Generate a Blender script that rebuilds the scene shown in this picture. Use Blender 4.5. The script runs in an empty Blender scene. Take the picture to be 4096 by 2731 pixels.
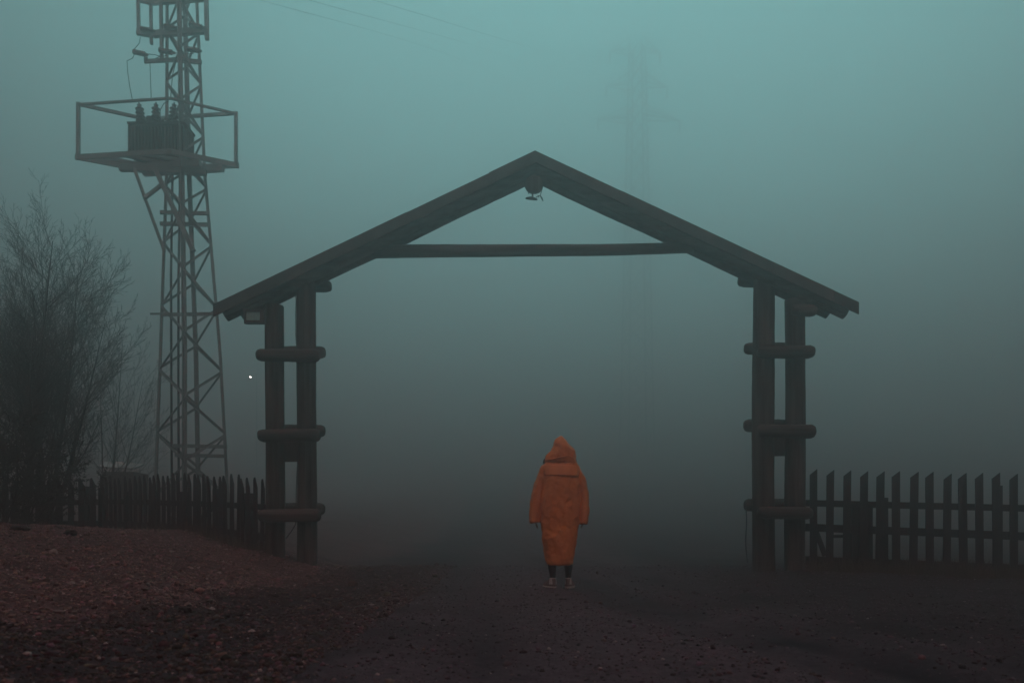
import bpy, bmesh, math, random
import numpy as np
from mathutils import Vector, Matrix

random.seed(7)
rng = np.random.default_rng(7)
SC = bpy.context.scene
COL = SC.collection
F = 3200.0            # focal length in photo pixels (4096 wide)
CX, HY = 2048.0, 2150.0   # vanishing point of the view direction in the photo
CZ = 0.57             # camera height above the road at the person's feet


def P(px, py, d):
    """world point seen at photo pixel (px, py) at depth d"""
    return Vector(((px - CX) / F * d, d, CZ + (HY - py) / F * d))


# ------------------------------------------------------------------ helpers
class MB:
    """collects geometry for ONE mesh object"""

    def __init__(self):
        self.v, self.f = [], []

    def add(self, vs, fs):
        b = len(self.v)
        self.v.extend([tuple(p) for p in vs])
        self.f.extend([tuple(b + i for i in q) for q in fs])

    def hexa(self, p):  # 8 corners: bottom 4 ccw, top 4 ccw
        self.add(p, [(0, 3, 2, 1), (4, 5, 6, 7), (0, 1, 5, 4), (1, 2, 6, 5), (2, 3, 7, 6), (3, 0, 4, 7)])

    def box(self, c, s, m=None):
        x, y, z = s[0] / 2, s[1] / 2, s[2] / 2
        q = [Vector(p) for p in ((-x, -y, -z), (x, -y, -z), (x, y, -z), (-x, y, -z), (-x, -y, z), (x, -y, z), (x, y, z), (-x, y, z))]
        if m is not None:
            q = [m @ p for p in q]
        self.hexa([p + Vector(c) for p in q])

    def bar(self, a, b, w, h=None, up=(0, 0, 1)):
        h = h or w
        a, b = Vector(a), Vector(b)
        d = (b - a).normalized()
        u = Vector(up)
        if abs(d.dot(u)) > 0.98:
            u = Vector((0, 1, 0))
        s = d.cross(u).normalized()
        u = s.cross(d).normalized()
        q = []
        for p in (a, b):
            q += [p - s * w / 2 - u * h / 2, p + s * w / 2 - u * h / 2, p + s * w / 2 + u * h / 2, p - s * w / 2 + u * h / 2]
        self.hexa(q)

    def angle_bar(self, a, b, w, t=0.008, up=(0, 0, 1)):
        """an L-section bar"""
        a, b = Vector(a), Vector(b)
        d = (b - a).normalized()
        u = Vector(up)
        if abs(d.dot(u)) > 0.98:
            u = Vector((0, 1, 0))
        s = d.cross(u).normalized()
        u = s.cross(d).normalized()
        prof = [(0, 0), (w, 0), (w, t), (t, t), (t, w), (0, w)]
        vs = []
        for p in (a, b):
            vs += [p + s * (x - w / 2) + u * (y - w / 2) for x, y in prof]
        n = 6
        fs = [(i, (i + 1) % n, n + (i + 1) % n, n + i) for i in range(n)]
        fs += [tuple(reversed(range(n))), tuple(range(n, 2 * n))]
        self.add(vs, fs)

    def tube(self, pts, rad, n=6, cap=True, wob=0.0, r=random):
        pts = [Vector(p) for p in pts]
        if not hasattr(rad, '__len__'):
            rad = [rad] * len(pts)
        u = None
        vs, fs = [], []
        ph = [1 + wob * r.uniform(-1, 1) for _ in range(n)]
        for i, p in enumerate(pts):
            d = (pts[min(i + 1, len(pts) - 1)] - pts[max(i - 1, 0)])
            d = d.normalized() if d.length > 1e-9 else Vector((0, 0, 1))
            if u is None:
                u = d.cross(Vector((0.3, 1, 0.2)))
                if u.length < 1e-3:
                    u = d.cross(Vector((1, 0, 0)))
            u = (u - d * u.dot(d)).normalized()
            w = d.cross(u)
            for k in range(n):
                a = 2 * math.pi * k / n
                rr = rad[i] * ph[k] * (1 + wob * 0.5 * r.uniform(-1, 1))
                vs.append(p + (u * math.cos(a) + w * math.sin(a)) * rr)
        for i in range(len(pts) - 1):
            for k in range(n):
                k2 = (k + 1) % n
                fs.append((i * n + k, i * n + k2, (i + 1) * n + k2, (i + 1) * n + k))
        if cap:
            fs.append(tuple(reversed(range(n))))
            fs.append(tuple(range((len(pts) - 1) * n, len(pts) * n)))
        self.add(vs, fs)

    def lathe(self, c, axis, prof, n=12):
        """prof: list of (distance along axis, radius)"""
        c, ax = Vector(c), Vector(axis).normalized()
        self.tube([c + ax * (h + 1e-5 * i) for i, (h, _) in enumerate(prof)], [max(r, 1e-4) for _, r in prof], n)

    def log(self, a, b, r0, r1=None, n=14, wob=0.03, cham=0.35, seg=14, bow=0.0, r=random):
        """a peeled log with chamfered ends, slightly crooked"""
        a, b = Vector(a), Vector(b)
        r1 = r1 or r0
        L = (b - a).length
        d = (b - a) / L
        s = d.cross(Vector((0, 0, 1)))
        s = s.normalized() if s.length > 1e-3 else Vector((1, 0, 0))
        u = s.cross(d)
        ts = [0, 0.25 * cham * r0 / L, cham * r0 / L]
        ts += [cham * r0 / L + (1 - 2 * cham * r0 / L) * i / seg for i in range(1, seg)]
        ts += [1 - cham * r0 / L, 1 - 0.25 * cham * r0 / L, 1]
        ph1, ph2 = r.uniform(0, 6), r.uniform(0, 6)
        pts, rad = [], []
        for i, t in enumerate(ts):
            o = 0.006 * math.sin(3.1 * t * L + ph1) * s + (0.005 * math.sin(1.7 * t * L + ph2) + bow * 4 * t * (1 - t)) * u
            pts.append(a + d * (t * L) + o)
            rr = r0 + (r1 - r0) * t
            if i in (0, len(ts) - 1):
                rr *= 0.62
            elif i in (1, len(ts) - 2):
                rr *= 0.82
            rad.append(rr)
        self.tube(pts, rad, n, True, wob, r)

    def build(self, name, mat, parent=None, smooth=False, sharp=None):
        me = bpy.data.meshes.new(name)
        me.from_pydata(self.v, [], self.f)
        me.update()
        return link(name, me, mat, parent, smooth)


def link(name, me, mat, parent=None, smooth=False):
    o = bpy.data.objects.new(name, me)
    COL.objects.link(o)
    if mat is not None and not me.materials:
        me.materials.append(mat)
    if smooth:
        me.polygons.foreach_set('use_smooth', [True] * len(me.polygons))
    if parent is not None:
        o.parent = parent
        o.matrix_parent_inverse = Matrix.Translation(-parent.location)
    return o


def tag(o, label, cat, group=None, kind=None):
    if label:
        o['label'] = label
    if cat:
        o['category'] = cat
    if group:
        o['group'] = group
    if kind:
        o['kind'] = kind
    return o


def thing(name, loc, label, cat, group=None):
    o = bpy.data.objects.new(name, None)
    o.empty_display_size = 0.2
    COL.objects.link(o)
    o.location = loc
    return tag(o, label, cat, group)


# vectorised value noise
def _hash(ix, iy, seed):
    h = (ix.astype(np.int64) * 374761393 + iy.astype(np.int64) * 668265263 + seed * 1442695041) & 0x7FFFFFFF
    h = ((h ^ (h >> 13)) * 1274126177) & 0x7FFFFFFF
    return ((h ^ (h >> 16)) & 0xFFFF) / 65535.0


def vnoise(x, y, seed=0):
    ix, iy = np.floor(x), np.floor(y)
    fx, fy = x - ix, y - iy
    fx, fy = fx * fx * (3 - 2 * fx), fy * fy * (3 - 2 * fy)
    a, b = _hash(ix, iy, seed), _hash(ix + 1, iy, seed)
    c, d = _hash(ix, iy + 1, seed), _hash(ix + 1, iy + 1, seed)
    return (a + (b - a) * fx) * (1 - fy) + (c + (d - c) * fx) * fy - 0.5


def fbm(x, y, oct=4, seed=0):
    s, a = 0, 1.0
    for i in range(oct):
        s = s + a * vnoise(x, y, seed + i)
        x, y, a = x * 2.03 + 11.3, y * 2.03 + 5.7, a * 0.5
    return s


def sstep(t):
    t = np.clip(t, 0, 1)
    return t * t * (3 - 2 * t)


# ------------------------------------------------------------------ materials
def mat_new(name):
    m = bpy.data.materials.new(name)
    m.use_nodes = True
    return m, m.node_tree.nodes, m.node_tree.links, m.node_tree.nodes['Principled BSDF']


def mat_noise(name, c0, c1, scale=(6, 6, 6), rough=0.8, bump=0.3, detail=6, metallic=0.0, bdist=0.01, spec=0.3):
    m, N, L, b = mat_new(name)
    tc = N.new('ShaderNodeTexCoord')
    mp = N.new('ShaderNodeMapping')
    mp.inputs['Scale'].default_value = scale
    nz = N.new('ShaderNodeTexNoise')
    nz.inputs['Scale'].default_value = 1.0
    nz.inputs['Detail'].default_value = detail
    nz.inputs['Roughness'].default_value = 0.65
    cr = N.new('ShaderNodeValToRGB')
    cr.color_ramp.elements[0].position = 0.32
    cr.color_ramp.elements[1].position = 0.7
    cr.color_ramp.elements[0].color = (*c0, 1)
    cr.color_ramp.elements[1].color = (*c1, 1)
    L.new(tc.outputs['Object'], mp.inputs[0])
    L.new(mp.outputs[0], nz.inputs['Vector'])
    L.new(nz.outputs['Fac'], cr.inputs[0])
    L.new(cr.outputs[0], b.inputs['Base Color'])
    b.inputs['Roughness'].default_value = rough
    b.inputs['Metallic'].default_value = metallic
    b.inputs['Specular IOR Level'].default_value = spec
    if bump:
        bp = N.new('ShaderNodeBump')
        bp.inputs['Strength'].default_value = bump
        bp.inputs['Distance'].default_value = bdist
        L.new(nz.outputs['Fac'], bp.inputs['Height'])
        L.new(bp.outputs[0], b.inputs['Normal'])
    return m


WOODV = mat_noise('weathered_log_upright', (0.013, 0.012, 0.012), (0.135, 0.12, 0.108), (14, 14, 0.9), 0.85, 0.6)
WOODH = mat_noise('weathered_log_crosswise', (0.013, 0.012, 0.012), (0.15, 0.135, 0.12), (0.9, 14, 14), 0.85, 0.6)
PLANK = mat_noise('grey_roof_plank', (0.02, 0.018, 0.017), (0.12, 0.105, 0.095), (2, 30, 2), 0.9, 0.5)
PICK = mat_noise('dark_fence_wood', (0.018, 0.014, 0.018), (0.045, 0.034, 0.040), (20, 20, 1.2), 0.9, 0.5)
STEEL = mat_noise('galvanised_steel', (0.16, 0.20, 0.205), (0.26, 0.315, 0.32), (5, 5, 5), 0.6, 0.1, spec=0.4)
DARKST = mat_noise('dark_painted_steel', (0.025, 0.027, 0.03), (0.055, 0.055, 0.06), (7, 7, 7), 0.6, 0.1)
PORC = mat_noise('brown_porcelain', (0.03, 0.018, 0.014), (0.05, 0.03, 0.024), (7, 7, 7), 0.3, 0.0, spec=0.5)
WIRE = mat_noise('black_cable', (0.015, 0.015, 0.015), (0.03, 0.03, 0.03), (7, 7, 7), 0.6, 0.0)
BARK = mat_noise('dark_bark', (0.018, 0.014, 0.014), (0.05, 0.04, 0.036), (12, 12, 3), 0.95, 0.4)
LEAFM = mat_noise('withered_leaf', (0.02, 0.02, 0.012), (0.05, 0.04, 0.02), (9, 9, 9), 0.8, 0.0)
SHEDW = mat_noise('shed_board', (0.03, 0.025, 0.025), (0.06, 0.05, 0.05), (20, 20, 1), 0.9, 0.3)
SHEDR = mat_noise('pale_sheet_roof', (0.40, 0.40, 0.40), (0.55, 0.55, 0.54), (4, 4, 4), 0.7, 0.1)
GLASS = mat_noise('sky_tinted_lamp_glass', (0.32, 0.60, 0.56), (0.38, 0.68, 0.64), (3, 3, 3), 0.25, 0.0, spec=0.5)  # the sky's reflection is put into the glass colour
COAT = mat_noise('orange_raincoat_cloth', (0.62, 0.20, 0.040), (0.78, 0.29, 0.06), (9, 9, 5), 0.55, 0.25, bdist=0.006, spec=0.35)
LEGG = mat_noise('navy_legging', (0.012, 0.011, 0.022), (0.02, 0.018, 0.032), (30, 30, 30), 0.9, 0.2)
SHOE = mat_noise('brown_grey_shoe', (0.13, 0.115, 0.115), (0.20, 0.18, 0.175), (30, 30, 30), 0.8, 0.2)
SOLE = mat_noise('pale_sole_rubber', (0.42, 0.42, 0.40), (0.55, 0.54, 0.52), (30, 30, 30), 0.8, 0.1)
SOCK = mat_noise('grey_sock', (0.50, 0.51, 0.50), (0.65, 0.66, 0.65), (60, 60, 60), 0.9, 0.3)
SKIN = mat_noise('skin', (0.35, 0.20, 0.14), (0.42, 0.25, 0.18), (8, 8, 8), 0.55, 0.0)
HAIRM = mat_noise('dark_hair', (0.012, 0.009, 0.008), (0.03, 0.02, 0.016), (60, 60, 5), 0.5, 0.0)


def mat_ground():
    """one ground material; red crushed stone on the bank, vignette shade painted into the verge and foreground, packed dirt on the track"""
    m, N, L, b = mat_new('gravel_and_dirt')
    at = N.new('ShaderNodeAttribute')
    at.attribute_name = 'zone'
    tc = N.new('ShaderNodeTexCoord')
    v = N.new('ShaderNodeTexVoronoi')
    v.inputs['Scale'].default_value = 30
    v.inputs['Randomness'].default_value = 1
    nz = N.new('ShaderNodeTexNoise')
    nz.inputs['Scale'].default_value = 2.2
    nz.inputs['Detail'].default_value = 8
    nz.inputs['Roughness'].default_value = 0.7
    L.new(tc.outputs['Object'], v.inputs['Vector'])
    L.new(tc.outputs['Object'], nz.inputs['Vector'])
    sep = N.new('ShaderNodeSeparateColor')
    L.new(v.outputs['Color'], sep.inputs[0])
    mix = N.new('ShaderNodeMath')
    mix.operation = 'MULTIPLY_ADD'
    mix.inputs[1].default_value = 0.45
    L.new(sep.outputs[0], mix.inputs[0])
    sc = N.new('ShaderNodeMath')
    sc.operation = 'MULTIPLY'
    sc.inputs[1].default_value = 0.62
    L.new(nz.outputs['Fac'], sc.inputs[0])
    L.new(sc.outputs[0], mix.inputs[2])
    ramps = []
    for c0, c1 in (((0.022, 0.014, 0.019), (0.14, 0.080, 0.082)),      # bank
                   ((0.010, 0.007, 0.011), (0.050, 0.034, 0.045)),      # verge, with vignette shade put into its colour
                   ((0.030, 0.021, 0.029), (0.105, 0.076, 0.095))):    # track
        cr = N.new('ShaderNodeValToRGB')
        cr.color_ramp.elements[0].position = 0.25
        cr.color_ramp.elements[1].position = 0.85
        cr.color_ramp.elements[0].color = (*c0, 1)
        cr.color_ramp.elements[1].color = (*c1, 1)
        L.new(mix.outputs[0], cr.inputs[0])
        ramps.append(cr)
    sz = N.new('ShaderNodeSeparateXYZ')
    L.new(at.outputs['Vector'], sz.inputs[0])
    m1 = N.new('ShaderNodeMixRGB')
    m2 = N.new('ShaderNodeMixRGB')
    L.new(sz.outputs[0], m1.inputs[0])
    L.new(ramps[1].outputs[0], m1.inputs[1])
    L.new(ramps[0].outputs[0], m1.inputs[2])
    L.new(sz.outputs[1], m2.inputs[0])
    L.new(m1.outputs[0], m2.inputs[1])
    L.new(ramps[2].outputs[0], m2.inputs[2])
    m3 = N.new('ShaderNodeMixRGB')      # dark wet mud in the wheel tracks
    m3.inputs[2].default_value = (0.012, 0.008, 0.013, 1)
    half = N.new('ShaderNodeMath')
    half.operation = 'MULTIPLY'
    half.inputs[1].default_value = 0.92
    L.new(sz.outputs[2], half.inputs[0])
    L.new(half.outputs[0], m3.inputs[0])
    L.new(m2.outputs[0], m3.inputs[1])
    L.new(m3.outputs[0], b.inputs['Base Color'])
    b.inputs['Roughness'].default_value = 0.95
    b.inputs['Specular IOR Level'].default_value = 0.2
    bp = N.new('ShaderNodeBump')
    bp.inputs['Strength'].default_value = 0.8
    bp.inputs['Distance'].default_value = 0.03
    L.new(mix.outputs[0], bp.inputs['Height'])
    L.new(bp.outputs[0], b.inputs['Normal'])
    return m


GROUND = mat_ground()


def mat_stone():
    m, N, L, b = mat_new('loose_stone')
    at = N.new('ShaderNodeAttribute')
    at.attribute_name = 'tone'
    L.new(at.outputs['Color'], b.inputs['Base Color'])
    b.inputs['Roughness'].default_value = 0.9
    b.inputs['Specular IOR Level'].default_value = 0.25
    return m


STONE = mat_stone()

# ------------------------------------------------------------------ terrain


def wob(x, y):
    return 0.5 * fbm(x * 0.35, y * 0.35, 3, 91)


def ruts(x, y):
    c1, c2 = -0.74 + (13 - y) * 0.075, 1.0 + (9 - y) * 0.09
    j = 0.12 * fbm(x * 0.9, y * 0.9, 3, 41)
    c2 = c2 + 0.012 * np.clip(6 - y, 0, 6) ** 2
    r = 0.45 * np.exp(-((x + j - c1) / 0.16) ** 2)
    for o, wd, am in ((-0.20, 0.12, 0.7), (0.15, 0.18, 1.0), (0.62, 0.12, 0.6), (1.05, 0.16, 0.8)):
        r = r + am * np.exp(-((x + j - c2 - o) / wd) ** 2)
    return r


def height(x, y):
    x, y = np.asarray(x, float), np.asarray(y, float)
    z = 0.66 * sstep((-x - 1.6) / 4.3)
    z = z + 0.05 * np.exp(-((x + 5.0) ** 2 / 2.2 + (y - 8.0) ** 2 / 6.0))
    z = z * (1 - 0.55 * sstep((y - 30) / 40))
    z = z + 0.11 * sstep((y - 9.4) / 3.0) * sstep((x + 3.2) / 2.0) - 0.10 * sstep((x - 4.2) / 4.0)
    # shallow wheel ruts, curving to the right towards the camera
    z = z - 0.045 * ruts(x, y)
    amp = 0.02 + 0.09 * sstep((-x - 1.3) / 1.6) + 0.03 * sstep((x - 2.4) / 1.5)
    near = np.clip(1.4 - np.hypot(x, y) / 60, 0.2, 1)
    z = z + amp * fbm(x * 1.1, y * 1.1, 5, 3) * near + 0.022 * fbm(x * 7, y * 7, 3, 17) * near * (0.35 + 0.65 * sstep((np.abs(x - 0.6) - 1.5) / 0.8))
    # rise added beyond the gateway, more to the right, to darken the low fog
    z = z + 0.0088 * np.clip(y - 14, 0, 215) ** 1.6 * (1 + 0.15 * sstep((x / np.maximum(y, 1) - 0.1) / 0.45))
    z = z + 0.25 * fbm(x * 0.08, y * 0.08, 2, 55) * sstep((np.hypot(x, y) - 25) / 40)
    return z


def gz(x, y):
    return float(height(np.array([x]), np.array([y]))[0])


def axis(lo, hi, n, c=0.0, k=1.0):
    """coordinates packed round c, spreading out to lo and hi"""
    a = math.asinh((lo - c) / k)
    b = math.asinh((hi - c) / k)
    return c + k * np.sinh(np.linspace(a, b, n))


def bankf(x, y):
    """1 on the dumped red stone, 0 where foreground shade is painted in before it"""
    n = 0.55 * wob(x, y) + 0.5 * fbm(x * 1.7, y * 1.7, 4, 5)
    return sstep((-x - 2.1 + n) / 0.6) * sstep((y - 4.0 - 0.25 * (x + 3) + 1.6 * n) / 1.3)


def build_ground():
    xs = axis(-290, 290, 760, -0.5, 6.0)
    ys = np.concatenate([axis(-60, 0.4, 24, 0.4, 5.0), axis(0.55, 290, 820, 1.2, 3.0)])
    X, Y = np.meshgrid(xs, ys)
    Z = height(X, Y)
    nx, ny = len(xs), len(ys)
    w = wob(X, Y)
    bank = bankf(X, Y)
    track = sstep((2.2 - np.abs(X - 0.7 + 0.5 * w) + 1.1 * fbm(X * 1.6, Y * 1.6, 5, 8)) / 1.5)
    xc, yc = (X[:-1, :-1] + X[1:, 1:]) / 2, (Y[:-1, :-1] + Y[1:, 1:]) / 2
    wc = wob(xc, yc)
    owner = np.zeros(xc.shape, int)                       # 0 ground, 1 gravel bank, 2 dirt road
    owner[(-xc - 2.15 + 0.55 * wc > 0.2) & (yc < 16) & (yc > -5) & (xc > -14)] = 1
    owner[(np.abs(xc - 0.7 + 0.3 * wc) < 1.7) & (yc < 120)] = 2
    idx = np.arange(nx * ny).reshape(ny, nx)
    quads = np.stack([idx[:-1, :-1], idx[:-1, 1:], idx[1:, 1:], idx[1:, :-1]], -1)
    co = np.stack([X, Y, Z], -1).reshape(-1, 3)
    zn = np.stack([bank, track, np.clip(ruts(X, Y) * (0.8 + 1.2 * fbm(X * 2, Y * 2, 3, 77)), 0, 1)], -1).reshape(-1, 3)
    for k, name in ((0, 'ground'), (1, 'gravel_bank'), (2, 'dirt_road')):
        q = quads[owner == k].reshape(-1, 4)
        used, inv = np.unique(q, return_inverse=True)
        inv = inv.reshape(-1, 4)
        me = bpy.data.meshes.new(name)
        me.vertices.add(len(used))
        me.vertices.foreach_set('co', co[used].ravel())
        me.loops.add(inv.size)
        me.loops.foreach_set('vertex_index', inv.ravel().astype(np.int32))
        me.polygons.add(len(inv))
        me.polygons.foreach_set('loop_start', np.arange(0, inv.size, 4, dtype=np.int32))
        me.update(calc_edges=True)
        a = me.attributes.new('zone', 'FLOAT_VECTOR', 'POINT')
        a.data.foreach_set('vector', zn[used].ravel())
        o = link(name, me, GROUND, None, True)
        o['kind'] = 'structure'
        o['label'] = {'ground': 'bare ground with painted foreground shade fading away into the fog', 'gravel_bank': 'bank of reddish crushed stone rising left of the track',
                      'dirt_road': 'packed dirt track running under the wooden gateway'}[name]


build_ground()

ICO_V, ICO_F = [], []


def ico():
    bm = bmesh.new()
    bmesh.ops.create_icosphere(bm, subdivisions=1, radius=1)
    v = np.array([p.co[:] for p in bm.verts])
    f = np.array([[q.index for q in p.verts] for p in bm.faces])
    bm.free()
    bm = bmesh.new()
    bmesh.ops.create_icosphere(bm, subdivisions=2, radius=1)
    v2 = np.array([p.co[:] for p in bm.verts])
    f2 = np.array([[q.index for q in p.verts] for p in bm.faces])
    bm.free()
    return v, f, v2, f2


IV, IF, IV2, IF2 = ico()


def rot_mats(n):
    a, b, c = rng.uniform(0, 6.28, n), rng.uniform(-0.5, 0.5, n), rng.uniform(0, 6.28, n)
    ca, sa, cb, sb = np.cos(a), np.sin(a), np.cos(b), np.sin(b)
    o, z = np.ones(n), np.zeros(n)
    A = np.stack([np.stack([ca, -sa, z], -1), np.stack([sa, ca, z], -1), np.stack([z, z, o], -1)], -2)
    B = np.stack([np.stack([o, z, z], -1), np.stack([z, cb, -sb], -1), np.stack([z, sb, cb], -1)], -2)
    return A @ B


def stones(name, x, y, s, tone, label):
    n = len(x)
    V = IV[None] * (1 + rng.uniform(-0.28, 0.28, (n, len(IV), 1)))
    V = V * np.stack([s, s * rng.uniform(0.6, 0.95, n), s * rng.uniform(0.4, 0.75, n)], -1)[:, None, :]
    V = np.einsum('nij,nkj->nki', rot_mats(n), V)
    V = V + np.stack([x, y, height(x, y) + s * rng.uniform(-0.1, 0.3, n)], -1)[:, None, :]
    Fc = (IF[None] + (np.arange(n) * len(IV))[:, None, None]).reshape(-1, 3)
    me = bpy.data.meshes.new(name)
    me.vertices.add(n * len(IV))
    me.vertices.foreach_set('co', V.ravel())
    me.loops.add(Fc.size)
    me.loops.foreach_set('vertex_index', Fc.ravel().astype(np.int32))
    me.polygons.add(len(Fc))
    me.polygons.foreach_set('loop_start', np.arange(0, Fc.size, 3, dtype=np.int32))
    me.update(calc_edges=True)
    a = me.color_attributes.new('tone', 'FLOAT_COLOR', 'POINT')
    col = np.concatenate([np.repeat(tone, len(IV), 0), np.ones((n * len(IV), 1))], 1)
    a.data.foreach_set('color', col.ravel())
    o = link(name, me, STONE, None, False)
    tag(o, label, None, None, 'stuff')
    return o


def tones(n, base, spread, dark=0.25):
    t = rng.uniform(0.45, 1.35, n)[:, None] * np.array(base)[None]
    t = t * (1 + rng.uniform(-spread, spread, (n, 3)))
    pale = rng.random(n) < 0.03
    t[pale] = np.array([0.38, 0.32, 0.31])
    dk = rng.random(n) < dark
    t[dk] *= 0.35
    return np.clip(t, 0.01, 0.6)


def scatter(n, xlo, xhi, ylo, yhi, fac):
    """random spots, denser towards the camera"""
    u = rng.random(n)
    y = ylo * (yhi / ylo) ** u
    x = rng.uniform(xlo, xhi, n)
    keep = (np.abs(x) < 0.72 * y + 0.6) & (rng.random(n) < fac(x, y))
    return x[keep], y[keep]


x, y = scatter(330000, -9, -0.9, 1.6, 13.5, lambda x, y: np.where(-x - 2.0 + 0.5 * wob(x, y) > 0, 0.8, 0.5))
s = np.clip(rng.lognormal(-5.0, 0.55, len(x)), 0.003, 0.045) * (0.8 + 0.025 * y)
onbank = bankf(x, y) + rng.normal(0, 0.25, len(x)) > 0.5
tn = np.where(onbank[:, None], tones(len(x), (0.235, 0.148, 0.145), 0.2), tones(len(x), (0.15, 0.095, 0.092), 0.25, 0.66))  # stones off the bank mask dimmed to carry the painted foreground shade
stones('gravel', x, y, s, tn, 'loose reddish crushed stone strewn over the bank')
x, y = scatter(150000, -1.5, 9, 1.6, 13.5, lambda x, y: np.where(np.abs(x - 0.7) < 1.6, 0.5 * (1 - np.clip(ruts(x, y), 0, 1)), 0.6))
s = np.clip(rng.lognormal(-5.2, 0.5, len(x)), 0.0025, 0.03) * (0.8 + 0.025 * y)
stones('road_gravel', x, y, s, tones(len(x), (0.15, 0.11, 0.125), 0.15, 0.5), 'fine grey grit strewn over the dirt track and its right edge')


def rock(px, py, d, w, label, h=0.6, tone=(0.03, 0.024, 0.026)):
    p = P(px, py, d)
    z = gz(p.x, p.y)
    V = IV2.copy()
    V = V * (1 + 0.22 * (fbm(V[:, 0] * 1.7 + px, V[:, 1] * 1.7 + V[:, 2] * 2.3, 3, 5)[:, None] * 2))
    V = V * np.array([w / 2, w * 0.4, w * h / 2])
    me = bpy.data.meshes.new('rock')
    me.from_pydata(V.tolist(), [], IF2.tolist())
    a = me.color_attributes.new('tone', 'FLOAT_COLOR', 'POINT')
    a.data.foreach_set('color', np.tile(np.array([*tone, 1.0]), (len(V), 1)).ravel())
    o = link('rock', me, STONE)
    o.location = (p.x, p.y, z + w * h * 0.22)
    o.rotation_euler = (random.uniform(-.2, .2), random.uniform(-.2, .2), random.uniform(0, 6))
    tag(o, label, 'rock', 'larger rocks lying on the gravel bank')


rock(1505, 2328, 8.6, 0.11, 'dark angular rock lying at the foot of the gravel bank near the dirt track')
rock(1610, 2362, 8.0, 0.055, 'small dark rock beside the track, right of the angular rock at the bank foot')
rock(740, 2395, 5.4, 0.085, 'dark rock half sunk in the middle of the reddish gravel bank')
rock(950, 2410, 5.6, 0.07, 'dark flat rock on the bank slope nearest the bottom middle of the bank', 0.45)
rock(1410, 2285, 9.2, 0.12, 'reddish rock lying just in front of the left gateway posts', 0.7, (0.10, 0.06, 0.05))
rock(985, 2200, 9.6, 0.13, 'pale brown rock beside the last pickets of the left fence', 0.6, (0.13, 0.09, 0.08))
rock(75, 2130, 8.4, 0.26, 'wide dark slab of rock on the crest of the bank under the bare trees', 0.28)
rock(280, 2130, 8.6, 0.19, 'dark lump of rock on the bank crest below the frontal picket fence', 0.45)

# ------------------------------------------------------------------ gateway
D0 = 11.85


def gx(px, d=D0):
    return (px - CX) / F * d


def gzp(py, d=D0):
    return CZ + (HY - py) / F * d


gate = thing('wooden_gateway', (0.1, D0, 0.1), 'tall rustic log gateway with a pitched plank roof spanning the dirt track', 'gateway')
RL = 0.094                       # radius of a clamp log
for px0, px1, top, nn, ry in ((1062, 1137, 1224, 10, 0.2), (1188, 1265, 1130, 10, 0.5), (3012, 3098, 1120, 16, 0.0), (3140, 3218, 1200, 16, 0.0)):
    r0 = (px1 - px0) / 2 / (F / D0)
    x0 = gx((px0 + px1) / 2)
    m = MB()
    zb = gz(x0, D0) - 0.25
    zt = gzp(top)
    pts, rad = [], []
    k = 40
    for i in range(k + 1):
        t = i / k
        pts.append((x0 + 0.008 * math.sin(5 * t + px0), D0, zb + (zt - zb) * t))
        rad.append(r0 * (1.03 - 0.05 * t) * (1 + 0.02 * math.sin(9 * t + px0)))
    m.tube(pts, rad, nn, True, 0.025 if nn > 12 else 0.012)
    m.build('post', WOODV, gate, nn > 12)

yF, yB = D0 - 0.155 - RL, D0 + 0.155 + RL
for (pf0, pf1, pyf), (pb0, pb1, pyb) in (
        ((1026, 1278, 1420), (1070, 1301, 1409)), ((1033, 1280, 1740), (1070, 1299, 1722)), ((1035, 1281, 2062), (1070, 1298, 2035)),
        ((3030, 3257, 1408), (2978, 3215, 1393)), ((3030, 3260, 1722), (2977, 3215, 1702)), ((3030, 3248, 2050), (2978, 3215, 2018))):
    m = MB()
    m.log((gx(pf0, yF), yF, gzp(pyf, yF)), (gx(pf1, yF), yF, gzp(pyf + random.uniform(-3, 3), yF)), RL * 0.97, RL * 1.03, cham=random.uniform(0.5, 0.85), wob=0.07)
    m.build('cross_log', WOODH, gate, True)
    m = MB()
    m.log((gx(pb0, yB), yB, gzp(pyb, yB)), (gx(pb1, yB), yB, gzp(pyb, yB)), RL, RL * 0.98, cham=random.uniform(0.5, 0.85), wob=0.07)
    m.build('cross_log', WOODH, gate, True)
# bearing logs right under the roof
for a, b, py, yy in ((1110, 1325, 1141, yB), (2953, 3190, 1124, yB), (3168, 3264, 1240, yF)):
    m = MB()
    m.log((gx(a, yy), yy, gzp(py, yy)), (gx(b, yy), yy, gzp(py + 4, yy)), RL * 0.95, RL * 0.98, cham=1.0)
    m.build('bearing_log', WOODH, gate, True)
for a, b, t, bt in ((1132, 1194, 1750, 1845), (3092, 3146, 1735, 1822)):
    m = MB()
    m.box((gx((a + b) / 2), D0 + 0.02, gzp((t + bt) / 2)), (gx(b) - gx(a), 0.07, (bt - t) / (F / D0)))
    m.build('spacer_board', PLANK, gate)

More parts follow.
